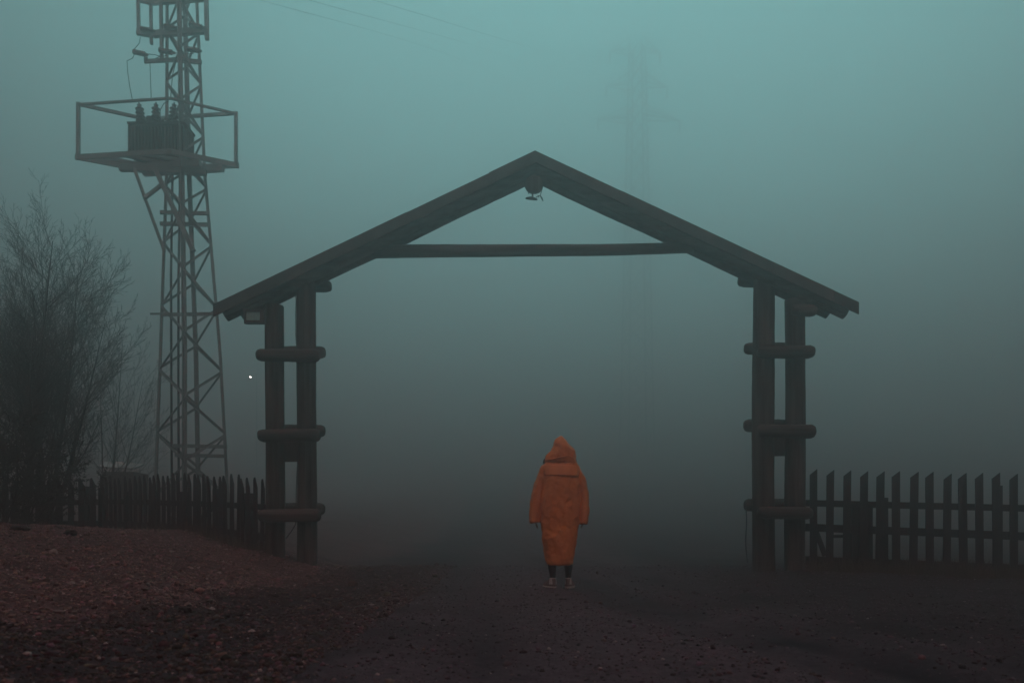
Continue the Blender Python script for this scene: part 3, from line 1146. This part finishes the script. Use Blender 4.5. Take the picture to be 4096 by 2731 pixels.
class Grow:
    def __init__(self, seed):
        self.r = random.Random(seed)
        self.trunk, self.limb = MB(), MB()

    def path(self, p, d, L, seg, up, jit):
        r = self.r
        pts = [p.copy()]
        d = d.normalized()
        for i in range(seg):
            d = (d + Vector((r.gauss(0, jit), r.gauss(0, jit), r.gauss(0, jit) + up))).normalized()
            p = p + d * (L / seg)
            pts.append(p.copy())
        return pts

    def branch(self, p, d, L, rad, lvl, maxlvl, spec):
        r = self.r
        seg = (10, 7, 5, 3, 2)[lvl]
        pts = self.path(p, d, L, seg, spec['up'][lvl], spec['jit'][lvl])
        tipr = max(rad * (0.06 if lvl == 0 else 0.22), spec['tip'])
        rads = [rad + (tipr - rad) * (i / seg) ** 0.8 for i in range(seg + 1)]
        (self.trunk if lvl == 0 else self.limb).tube(pts, rads, (9, 6, 4, 3, 3)[lvl], lvl == 0)
        if lvl >= maxlvl:
            return
        n = int(spec['n'][lvl] * L) + spec['n0'][lvl]
        t0 = spec['t0'][lvl]
        for i in range(n):
            t = t0 + (0.98 - t0) * (i + r.random()) / n
            k = min(int(t * seg), seg - 1)
            q = pts[k].lerp(pts[k + 1], t * seg - k)
            dd = (pts[k + 1] - pts[k]).normalized()
            side = dd.cross(Vector((0, 0, 1)))
            if side.length < 0.1:
                side = Vector((1, 0, 0))
            side.normalize()
            oth = dd.cross(side)
            az = r.uniform(0, 2 * math.pi)
            ang = math.radians(r.uniform(*spec['ang'][lvl]))
            nd = dd * math.cos(ang) + (side * math.cos(az) + oth * math.sin(az)) * math.sin(ang)
            if nd.z < spec.get('minz', -0.05):
                nd.z = abs(nd.z) * 0.6 + 0.02
            ll = L * r.uniform(*spec['len'][lvl]) * (1 - spec['fall'][lvl] * t)
            rr = max(rads[k] * r.uniform(0.24, 0.45), spec['tip'])
            self.branch(q, nd, ll, rr, lvl + 1, maxlvl, spec)


SPEC = dict(up=(0.03, 0.075, 0.06, 0.04, 0.02), jit=(0.014, 0.05, 0.085, 0.13, 0.2), tip=0.0026,
            n=(5.4, 6.0, 8.4, 6.5), n0=(2, 3, 2, 1), t0=(0.17, 0.12, 0.15, 0.2), ang=((28, 60), (18, 44), (22, 50), (30, 60)),
            len=((0.40, 0.66), (0.28, 0.48), (0.3, 0.55), (0.3, 0.5)), fall=(0.66, 0.45, 0.4, 0.4))


def tree(px, d, top, rad, seed, label, lean=0.0, spec=SPEC, stems=1, spread=0.0, maxlvl=3, tip=None):
    x = (px - CX) / F * d
    zb = gz(x, d) - 0.1
    H = CZ + (HY - top) / F * d - zb
    t = thing('bare_tree', (x, d, zb), label, 'tree', 'leafless trees behind the left fence')
    g = Grow(seed)
    for s in range(stems):
        a = -0.5 + (s + 0.5) / stems
        dirv = Vector((lean + spread * a * 2, g.r.uniform(-.12, .12), 1))
        hh = H * (1 - 0.22 * abs(a) * (stems > 1)) * (1 if s == stems // 2 else g.r.uniform(0.75, 0.98))
        g.branch(Vector((x + a * 0.2 * (stems > 1), d, zb)), dirv, hh, rad * (1 if stems == 1 else 0.8), 0, maxlvl, spec)
    k = H / (max(p[2] for p in g.trunk.v + g.limb.v) - zb)      # grown to its full height, no taller
    for mb in (g.trunk, g.limb):
        mb.v = [(x + (p[0] - x) * k, d + (p[1] - d) * k, zb + (p[2] - zb) * k) for p in mb.v]
    if tip is not None:                                        # lean of the whole tree
        p0 = max(g.trunk.v + g.limb.v, key=lambda p: p[2])
        sx = ((tip - CX) / F * d - p0[0]) / H
        for mb in (g.trunk, g.limb):
            mb.v = [(p[0] + sx * (p[2] - zb), p[1], p[2]) for p in mb.v]
    g.trunk.build('trunk', BARK, t, True)
    g.limb.build('branches', BARK, t, True)
    return t


tree(92, 16.3, 695, 0.12, 11, 'tallest bare tree, with one straight trunk, at far left', 0.03, tip=150)
tree(185, 16.2, 905, 0.08, 23, 'many-stemmed bare tree spreading rightward beside the tallest bare tree', 0.05, stems=4, spread=0.26, tip=290)
tree(-70, 15.8, 880, 0.10, 37, 'bare tree cut by the left edge of the picture', -0.02, stems=2, spread=0.15)
SP3 = dict(SPEC)
SP3['n'] = (3, 3.5, 5, 5)
tree(430, 20.5, 1260, 0.05, 51, 'thin pale bare tree nearest the lattice tower', 0.10, spec=SP3, stems=3, spread=0.25)


def shrub(px, d, w, h, nst, nleaf, seed, label, leafs):
    r = random.Random(seed)
    x = (px - CX) / F * d
    zb = gz(x, d) - 0.05
    t = thing('shrub', (x, d, zb), label, 'shrub', 'dark shrubs under the bare trees')
    g = Grow(seed)
    sp = dict(SPEC)
    sp.update(up=(0.0, 0.03, 0.02, 0.0, 0), jit=(0.08, 0.12, 0.16, 0.2, 0.2), n=(6, 7, 6, 6), len=((0.3, 0.6), (0.3, 0.6), (0.4, 0.6), (0.4, 0.6)), t0=(0.1, 0.1, 0.1, 0.1))
    for i in range(nst):
        a = r.uniform(-1, 1)
        g.branch(Vector((x + a * w * 0.35, d + r.uniform(-.3, .3), zb)), Vector((a * 0.6, r.uniform(-.4, .4), 1)), h * r.uniform(0.6, 1.0), 0.018, 0, 2, sp)
    mm = MB()
    mm.v = g.trunk.v + g.limb.v
    nb = len(g.trunk.v)
    mm.f = g.trunk.f + [tuple(nb + i for i in q) for q in g.limb.f]
    mm.build('stems', BARK, t)
    lv = MB()
    tips = g.limb.v
    for i in range(nleaf):
        c = Vector(tips[r.randrange(len(tips))]) + Vector((r.gauss(0, .03), r.gauss(0, .03), r.gauss(0, .03)))
        u = Vector((r.gauss(0, 1), r.gauss(0, 1), r.gauss(0, 1))).normalized()
        v = u.cross(Vector((r.gauss(0, 1), r.gauss(0, 1), r.gauss(0, 1)))).normalized()
        s = leafs * r.uniform(0.6, 1.3)
        lv.add([c - u * s, c + v * s * 0.45 + u * s * 0.1, c + u * s, c - v * s * 0.45], [(0, 1, 2, 3)])
    lv.build('leaves', LEAFM, t)


shrub(10, 14.4, 1.9, 2.5, 20, 6500, 5, 'dense dark shrub at the far left end of the gravel bank', 0.035)
shrub(-160, 13.6, 2.2, 2.3, 14, 4000, 8, 'dark shrub cut by the left edge of the picture', 0.035)

# dead grass under the right fence and at the bank foot
gm = MB()
for i in range(5200):
    if i % 3:
        px_ = random.uniform(3225, 4300)
        d = dR(px_) + random.gauss(-0.12, 0.22)
        x_ = (px_ - CX) / F * d
    else:
        t = random.random()
        d = 12.1 + 3.2 * t + random.gauss(0, .15)
        x_ = -3.75 - 3.6 * t + random.gauss(0, .15)
    z_ = gz(x_, d) - 0.01
    h = random.uniform(0.06, 0.26)
    l = random.uniform(-.09, .09)
    l2 = random.uniform(-.06, .06)
    w = 0.004
    gm.add([(x_ - w, d, z_), (x_ + w, d, z_), (x_ + l * .5 + w * .7, d + l2 * .5, z_ + h * .6), (x_ + l, d + l2, z_ + h), (x_ + l * .5 - w * .7, d + l2 * .5, z_ + h * .6)], [(0, 1, 2, 3, 4)])
DRY = mat_noise('dry_grass', (0.05, 0.042, 0.03), (0.13, 0.105, 0.075), (5, 5, 5), 0.9, 0.0)
o = gm.build('grass', DRY)
tag(o, 'short dead grass at the foot of the picket fences', None, None, 'stuff')

# ------------------------------------------------------------------ person in the raincoat
PX, PY = (2238 - CX) / F * 9.09, 9.09
PZ = gz(PX, PY)
pe = thing('person', (PX, PY, PZ), 'person seen from behind in a long hooded orange raincoat standing on the track', 'person')
K = 788.0


def zx(v):
    return (v - 533) / K


def zz(v):
    return (1460 - v) / K


def skin_body():
    bm = bmesh.new()
    lay = bm.verts.layers.skin.verify()
    V = {}

    def v(n, co, r):
        b = bm.verts.new(co)
        b[lay].radius = r if hasattr(r, '__len__') else (r, r)
        V[n] = b

    def e(*ns):
        for a, b in zip(ns, ns[1:]):
            bm.edges.new((V[a], V[b]))

    v('pelvis', (0, 0, 0.90), (0.125, 0.095))
    v('waist', (0, 0.0, 1.06), (0.11, 0.085))
    v('chest', (0, 0.0, 1.24), (0.125, 0.09))
    v('upchest', (0, -0.005, 1.36), (0.085, 0.07))
    v('neck', (0.008, 0.0, 1.43), 0.048)
    v('jaw', (0.012, 0.02, 1.50), (0.062, 0.07))
    v('skull', (0.014, 0.012, 1.575), (0.074, 0.088))
    v('crown', (0.014, 0.005, 1.635), (0.05, 0.06))
    e('pelvis', 'waist', 'chest', 'upchest', 'neck', 'jaw', 'skull', 'crown')
    v('nose', (0.014, 0.108, 1.545), 0.011)
    e('skull', 'nose')
    for s, n in ((-1, 'l'), (1, 'r')):
        xs = (lambda a: s * a)
        lx, la = (-0.083, -0.077) if s < 0 else (0.10, 0.10)
        v(n + 'hip', (xs(0.09), 0, 0.84), 0.078)
        v(n + 'knee', (lx, 0.0, 0.47), 0.042)
        v(n + 'calf', (lx, -0.01, 0.33), 0.036)
        v(n + 'ank', (la, -0.005, 0.085), 0.024)
        v(n + 'toe', (la + s * 0.03, 0.10, 0.045), (0.022, 0.014))
        e('pelvis', n + 'hip', n + 'knee', n + 'calf', n + 'ank', n + 'toe')
        v(n + 'sho', (xs(0.165), 0, 1.345), 0.048)
        v(n + 'elb', (xs(0.265), -0.01, 1.09), 0.038)
        v(n + 'wri', (xs(0.278), 0.02, 0.85), 0.026)
        v(n + 'palm', (xs(0.272), 0.028, 0.785), (0.018, 0.036))
        e('upchest', n + 'sho', n + 'elb', n + 'wri', n + 'palm')
        for i, (dy, ln) in enumerate(((0.032, 0.07), (0.012, 0.08), (-0.01, 0.075), (-0.03, 0.058))):
            a = n + 'f%d' % i
            v(a + 'a', (xs(0.270), 0.028 + dy, 0.755), 0.0095)
            v(a + 'b', (xs(0.262), 0.030 + dy * 1.05, 0.755 - ln * 0.55), 0.0088)
            v(a + 'c', (xs(0.246), 0.030 + dy * 1.05, 0.755 - ln * 0.95), 0.0078)
            e(n + 'palm', a + 'a', a + 'b', a + 'c')
        v(n + 'ta', (xs(0.262), 0.068, 0.785), 0.0105)
        v(n + 'tb', (xs(0.25), 0.082, 0.745), 0.009)
        e(n + 'palm', n + 'ta', n + 'tb')
    V['pelvis'][lay].use_root = True
    me = bpy.data.meshes.new('body')
    bm.to_mesh(me)
    bm.free()
    o = link('body', me, SKIN, pe)
    o.location = (PX, PY, PZ)
    o.modifiers.new('skin', 'SKIN').use_smooth_shade = True
    s = o.modifiers.new('sub', 'SUBSURF')
    s.levels = s.render_levels = 2
    return o


skin_body()


def loft(m, rings, n=40, e=2.3, cap=True, fold=0.0, seed=0):
    """rings: (z, xl, xr, yback, yfront[, cy]) -> closed superellipse loft"""
    vs, fs = [], []
    r = random.Random(seed)
    ph = [r.uniform(0, 6.28) for _ in range(6)]
    for j, (z, xl, xr, yb, yf_) in enumerate(rings):
        cx, hx = (xl + xr) / 2, (xr - xl) / 2
        cy, hy = (yb + yf_) / 2, (yf_ - yb) / 2
        for i in range(n):
            a = 2 * math.pi * i / n
            c, s = math.cos(a), math.sin(a)
            x = math.copysign(abs(c) ** (2 / e), c)
            y = math.copysign(abs(s) ** (2 / e), s)
            f = 1 + fold * (math.sin(5 * a + ph[0] + 1.2 * z) + 0.6 * math.sin(9 * a + ph[1] - 2 * z))
            vs.append((cx + hx * x * (1 + (f - 1) * 0.4), cy + hy * y * f, z))
    k = len(rings)
    for j in range(k - 1):
        for i in range(n):
            i2 = (i + 1) % n
            fs.append((j * n + i, j * n + i2, (j + 1) * n + i2, (j + 1) * n + i))
    if cap:
        fs.append(tuple(reversed(range(n))))
        fs.append(tuple(range((k - 1) * n, k * n)))
    m.add(vs, fs)


def interp_rings(rs, step=0.02):
    rs = sorted(rs)
    zs_ = [q[0] for q in rs]
    out = []
    nst = max(2, int((zs_[-1] - zs_[0]) / step))
    for i in range(nst + 1):
        z = zs_[0] + (zs_[-1] - zs_[0]) * i / nst
        out.append((z,) + tuple(float(np.interp(z, zs_, [q[c] for q in rs])) for c in range(1, 5)))
    return out


tex_big = bpy.data.textures.new('fold_noise', 'CLOUDS')
tex_big.noise_scale = 0.16
tex_big.noise_depth = 2
tex_small = bpy.data.textures.new('crumple_noise', 'CLOUDS')
tex_small.noise_scale = 0.05
tex_small.noise_depth = 2


def cloth(name, m, parent, voxel, big, small):
    o = m.build(name, COAT, parent, True)
    md = o.modifiers.new('remesh', 'REMESH')
    md.mode = 'VOXEL'
    md.voxel_size = voxel
    md.use_smooth_shade = True
    sm = o.modifiers.new('smooth', 'SMOOTH')
    sm.iterations = 4
    for tx, st in ((tex_big, big), (tex_small, small)):
        d = o.modifiers.new('d', 'DISPLACE')
        d.texture = tx
        d.strength = st
        d.mid_level = 0.5
        d.texture_coords = 'LOCAL'
    return o


def off(m):
    m.v = [(a + PX, b + PY, c + PZ) for a, b, c in m.v]
    return m


cm = MB()
body = [(zz(1252), zx(413), zx(654), -0.145, 0.145), (zz(1230), zx(409), zx(656), -0.15, 0.15), (zz(1190), zx(400), zx(660), -0.155, 0.155),
        (zz(1066), zx(386), zx(683), -0.16, 0.165), (zz(960), zx(373), zx(694), -0.162, 0.165),
        (zz(877), zx(364), zx(704), -0.162, 0.16), (zz(672), zx(364), zx(714), -0.16, 0.15), (zz(560), zx(372), zx(716), -0.155, 0.145),
        (zz(450), zx(376), zx(714), -0.145, 0.14), (zz(400), zx(372), zx(714), -0.13, 0.12), (zz(370), zx(377), zx(706), -0.115, 0.105),
        (zz(345), zx(400), zx(690), -0.10, 0.09), (zz(325), zx(430), zx(665), -0.085, 0.075), (zz(305), zx(460), zx(630), -0.07, 0.06)]
loft(cm, interp_rings(body, 0.012), 48, 2.5, True, 0.012, 3)


def sleeve(m, tab, cy):
    rs = []
    for zy, xl, xr in tab:
        rs.append((zz(zy), zx(xl), zx(xr), cy - 0.072, cy + 0.072))
    rs = interp_rings(rs, 0.012)
    loft(m, rs, 24, 2.1, True, 0.02, int(100 * abs(tab[0][1])))


sleeve(cm, [(362, 372, 440), (380, 362, 430), (420, 346, 425), (480, 327, 408), (560, 299, 384), (640, 279, 368), (720, 270, 360), (800, 266, 357), (850, 265, 356), (877, 273, 352)], 0.0)
sleeve(cm, [(368, 640, 700), (390, 648, 718), (430, 668, 738), (480, 690, 760), (560, 706, 785), (640, 716, 797), (740, 717, 804), (790, 716, 799), (830, 713, 792), (884, 712, 780)], 0.0)
coat = cloth('raincoat', off(cm), pe, 0.0095, 0.040, 0.014)

hm = MB()
hood = [(zz(352), zx(404), zx(690), -0.10, 0.095), (zz(338), zx(402), zx(690), -0.112, 0.11), (zz(313), zx(399), zx(685), -0.12, 0.12), (zz(290), zx(402), zx(683), -0.125, 0.125),
        (zz(270), zx(414), zx(683), -0.125, 0.13), (zz(250), zx(436), zx(683), -0.125, 0.13), (zz(230), zx(458), zx(678), -0.125, 0.13),
        (zz(207), zx(470), zx(655), -0.12, 0.125), (zz(183), zx(475), zx(628), -0.11, 0.115), (zz(155), zx(480), zx(600), -0.09, 0.095),
        (zz(132), zx(495), zx(582), -0.065, 0.07), (zz(114), zx(516), zx(568), -0.042, 0.045), (zz(102), zx(536), zx(554), -0.02, 0.02)]
loft(hm, interp_rings(hood, 0.008), 40, 2.0, True, 0.02, 9)
hd = cloth('hood', off(hm), coat, 0.0075, 0.036, 0.016)
# collar roll: the fold where the hood hangs over the shoulders
fm = MB()
fm.tube([(zx(a) + PX, PY + y_, zz(b) + PZ) for a, b, y_ in ((402, 318, -0.03), (425, 322, -0.085), (470, 314, -0.118), (520, 303, -0.127), (570, 292, -0.127), (615, 282, -0.117), (640, 300, -0.10), (668, 322, -0.055))],
        [0.005, 0.006, 0.007, 0.007, 0.008, 0.007, 0.006, 0.005], 10)
fo = fm.build('hood_fold', COAT, coat, True)
ss = fo.modifiers.new('s', 'SUBSURF')
ss.levels = ss.render_levels = 2

# back yoke: a second layer of cloth over the shoulder blades
ym = MB()
vs, fs = [], []
nu, nv = 28, 12
for j in range(nv + 1):
    v_ = j / nv
    zy = 360 + (456 - 360) * v_
    ring = [float(np.interp(zz(zy), sorted(q[0] for q in body), [q[c] for q in sorted(body)])) for c in range(1, 5)]
    for i in range(nu + 1):
        u_ = -0.90 + 1.80 * i / nu
        x_ = (ring[0] + ring[1]) / 2 + (ring[1] - ring[0]) / 2 * u_
        cy, hy = (ring[2] + ring[3]) / 2, (ring[3] - ring[2]) / 2
        y_ = cy - hy * (1 - abs(u_) ** 2.5) ** (1 / 2.5) - 0.009 - 0.003 * v_
        vs.append((PX + x_, PY + y_, PZ + zz(zy + 10 * (i / nu))))
for j in range(nv):
    for i in range(nu):
        a = j * (nu + 1) + i
        fs.append((a, a + 1, a + nu + 2, a + nu + 1))
ym.add(vs, fs)
yo = ym.build('yoke', COAT, coat, True)
so = yo.modifiers.new('so', 'SOLIDIFY')
so.thickness = 0.004
so.offset = 0

# hair strands under the hood
hr = MB()
for i in range(26):
    s = -1 if i % 2 else 1
    bx = zx(397) if s < 0 else zx(682)
    x_ = bx + s * random.uniform(-0.012, 0.006)
    y_ = random.uniform(-0.02, 0.07)
    hr.tube([(PX + x_ - s * 0.03, PY + y_, PZ + zz(290)), (PX + x_, PY + y_, PZ + zz(312)), (PX + x_ + s * random.uniform(0, 0.014), PY + y_, PZ + zz(330)), (PX + x_ + s * random.uniform(-0.012, 0.012), PY + y_ + 0.01, PZ + zz(random.uniform(338, 356)))],
            [0.004, 0.004, 0.003, 0.001], 4)
hr.build('hair', HAIRM, pe, True)

for s, cx_top, w_top, cx_b, w_b, toe in ((-1, 467, 77, 472, 54, 410), (1, 612, 76, 612, 48, 652)):
    m = MB()
    rs = [(zz(1372), zx(cx_b - w_b / 2), zx(cx_b + w_b / 2), -0.038, 0.032), (zz(1330), zx(cx_b - w_b / 2 - 3), zx(cx_b + w_b / 2 + 3), -0.042, 0.036), (zz(1280), zx(cx_top - w_top * .46), zx(cx_top + w_top * .46), -0.056, 0.042),
          (zz(1240), zx(cx_top - w_top / 2), zx(cx_top + w_top / 2), -0.062, 0.045), (zz(1120), zx(cx_top - w_top / 2), zx(cx_top + w_top / 2), -0.06, 0.05)]
    loft(m, interp_rings(rs, 0.01), 24, 2.0, True)
    off(m).build('legging', LEGG, pe, True)
    m = MB()
    rs = [(zz(1425), zx(cx_b - w_b / 2 - 6), zx(cx_b + w_b / 2 + 6), -0.046, 0.04), (zz(1400), zx(cx_b - w_b / 2 - 5), zx(cx_b + w_b / 2 + 5), -0.044, 0.036), (zz(1366), zx(cx_b - w_b / 2 - 2), zx(cx_b + w_b / 2 + 2), -0.041, 0.034)]
    loft(m, interp_rings(rs, 0.008), 24, 2.0, True)
    off(m).build('sock', SOCK, pe, True)
    # shoe: an outline lofted upwards, toe turned outward
    ang = math.atan2(zx(toe) - zx(cx_b), 0.20)
    outline = []
    for i in range(36):
        a = 2 * math.pi * i / 36
        yy = 0.085 + 0.145 * math.sin(a)
        wv = 0.052 * (0.78 + 0.30 * (yy + 0.06) / 0.29)
        outline.append((wv * math.cos(a) + 0.0, yy))

    def sh_ring(z0, sx, y0, y1):
        out = []
        for x_, y_ in outline:
            t = (y_ + 0.06) / 0.29
            yv = y0 + (y1 - y0) * t
            xv = x_ * sx
            out.append((zx(cx_b) + xv * math.cos(ang) + yv * math.sin(ang), yv * math.cos(ang) - xv * math.sin(ang), z0))
        return out

    def stack(rings, mat, name, parent):
        mm = MB()
        n_ = 36
        vs_ = [p for rg in rings for p in rg]
        fs_ = [tuple(reversed(range(n_)))]
        for j in range(len(rings) - 1):
            for i in range(n_):
                i2 = (i + 1) % n_
                fs_.append((j * n_ + i, j * n_ + i2, (j + 1) * n_ + i2, (j + 1) * n_ + i))
        fs_.append(tuple(range((len(rings) - 1) * n_, len(rings) * n_)))
        mm.add(vs_, fs_)
        return off(mm).build(name, mat, parent, True)

    shoe = stack([sh_ring(0.022, 1.0, -0.06, 0.225), sh_ring(0.045, 0.98, -0.06, 0.22), sh_ring(0.07, 0.88, -0.058, 0.16), sh_ring(0.09, 0.78, -0.056, 0.10), sh_ring(0.108, 0.72, -0.058, 0.065)], SHOE, 'shoe', pe)
    stack([sh_ring(-0.004, 1.02, -0.062, 0.225), sh_ring(0.012, 1.1, -0.068, 0.235), sh_ring(0.0225, 1.06, -0.066, 0.232)], SOLE, 'sole', shoe)

# ------------------------------------------------------------------ haze
HZ_TOP = 55.5
me = bpy.data.meshes.new('haze')
bm = bmesh.new()
bmesh.ops.create_cube(bm, size=1.0)
for v in bm.verts:
    v.co = Vector((v.co.x * 640, 110 + v.co.y * 460, (HZ_TOP if v.co.z > 0 else -1.6)))
bm.to_mesh(me)
bm.free()
hz = bpy.data.materials.new('haze')
hz.use_nodes = True
nt = hz.node_tree
for n in list(nt.nodes):
    if n.type != 'OUTPUT_MATERIAL':
        nt.nodes.remove(n)
pv = nt.nodes.new('ShaderNodeVolumePrincipled')
pv.inputs['Color'].default_value = (0.87, 0.77, 0.775, 1)
pv.inputs['Density'].default_value = 0.037
pv.inputs['Anisotropy'].default_value = 0.88
nt.links.new(pv.outputs[0], [n for n in nt.nodes if n.type == 'OUTPUT_MATERIAL'][0].inputs['Volume'])
ho = link('haze', me, hz)
ho['kind'] = 'stuff'
ho['label'] = 'thick teal fog filling the whole place'

# ------------------------------------------------------------------ sky and sun
SUN_EL, SUN_AZ = math.radians(62), math.radians(180)     # azimuth to the right of straight ahead (+Y)
BACK, FRONT = (0.13, 0.10, 0.10), (3.05, 9.6, 9.5)
w = bpy.data.worlds.new('World')
SC.world = w
w.use_nodes = True
nt = w.node_tree
bg = nt.nodes['Background']
sky = nt.nodes.new('ShaderNodeTexSky')
sky.sky_type = 'NISHITA'
sky.sun_disc = False
sky.sun_elevation = SUN_EL
sky.sun_rotation = SUN_AZ
sky.air_density = 1.0
sky.dust_density = 3.0
sky.ozone_density = 2.0
# broken dusk overcast: thin, bright, cold cloud ahead; heavier, warmer, dimmer cloud behind
tcw = nt.nodes.new('ShaderNodeTexCoord')
dp = nt.nodes.new('ShaderNodeVectorMath')
dp.operation = 'DOT_PRODUCT'
GLOW_EL, GLOW_AZ = math.radians(28), math.radians(7)
dp.inputs[1].default_value = (math.sin(GLOW_AZ) * math.cos(GLOW_EL), math.cos(GLOW_AZ) * math.cos(GLOW_EL), math.sin(GLOW_EL))
nt.links.new(tcw.outputs['Generated'], dp.inputs[0])
mr = nt.nodes.new('ShaderNodeMapRange')
mr.interpolation_type = 'SMOOTHSTEP'
mr.inputs['From Min'].default_value = 0.5
mr.inputs['From Max'].default_value = 1.0
nt.links.new(dp.outputs['Value'], mr.inputs['Value'])
tint = nt.nodes.new('ShaderNodeMixRGB')
tint.inputs[1].default_value = (*BACK, 1)
tint.inputs[2].default_value = (*FRONT, 1)
nt.links.new(mr.outputs[0], tint.inputs[0])
mx = nt.nodes.new('ShaderNodeMixRGB')
mx.blend_type = 'MULTIPLY'
mx.inputs[0].default_value = 1.0
bw = nt.nodes.new('ShaderNodeRGBToBW')          # the cloud layer takes the colour out of the sky
nt.links.new(sky.outputs[0], bw.inputs[0])
nt.links.new(bw.outputs[0], mx.inputs[1])
nt.links.new(tint.outputs[0], mx.inputs[2])
nt.links.new(mx.outputs[0], bg.inputs['Color'])
bg.inputs['Strength'].default_value = 0.10
sl = bpy.data.lights.new('sun', 'SUN')
sl.energy = 1.0
sl.angle = math.radians(30)
sl.color = (1.0, 0.66, 0.60)
so = bpy.data.objects.new('sun', sl)
COL.objects.link(so)
dirv = Vector((math.sin(SUN_AZ) * math.cos(SUN_EL), math.cos(SUN_AZ) * math.cos(SUN_EL), math.sin(SUN_EL)))
so.rotation_euler = dirv.to_track_quat('Z', 'Y').to_euler()
so.location = (0, 0, 30)

# ------------------------------------------------------------------ camera
cam = bpy.data.cameras.new('camera')
co = bpy.data.objects.new('camera', cam)
COL.objects.link(co)
co.location = (0, 0, CZ)
co.rotation_euler = (math.pi / 2, 0, 0)
cam.sensor_width = 36.0
cam.lens = 36.0 * F / 4096
cam.shift_y = (HY - 1365.5) / 4096
cam.clip_end = 2000
cam.clip_start = 0.05
cam.dof.use_dof = True
cam.dof.focus_distance = 10.5
cam.dof.aperture_fstop = 2.8
SC.camera = co

SC.render.engine = 'CYCLES'
SC.cycles.volume_bounces = 6
SC.cycles.max_bounces = 8
SC.cycles.use_denoising = True
SC.view_settings.view_transform = 'Standard'
SC.view_settings.look = 'None'
SC.view_settings.exposure = 0.0
SC.view_settings.gamma = 1.0
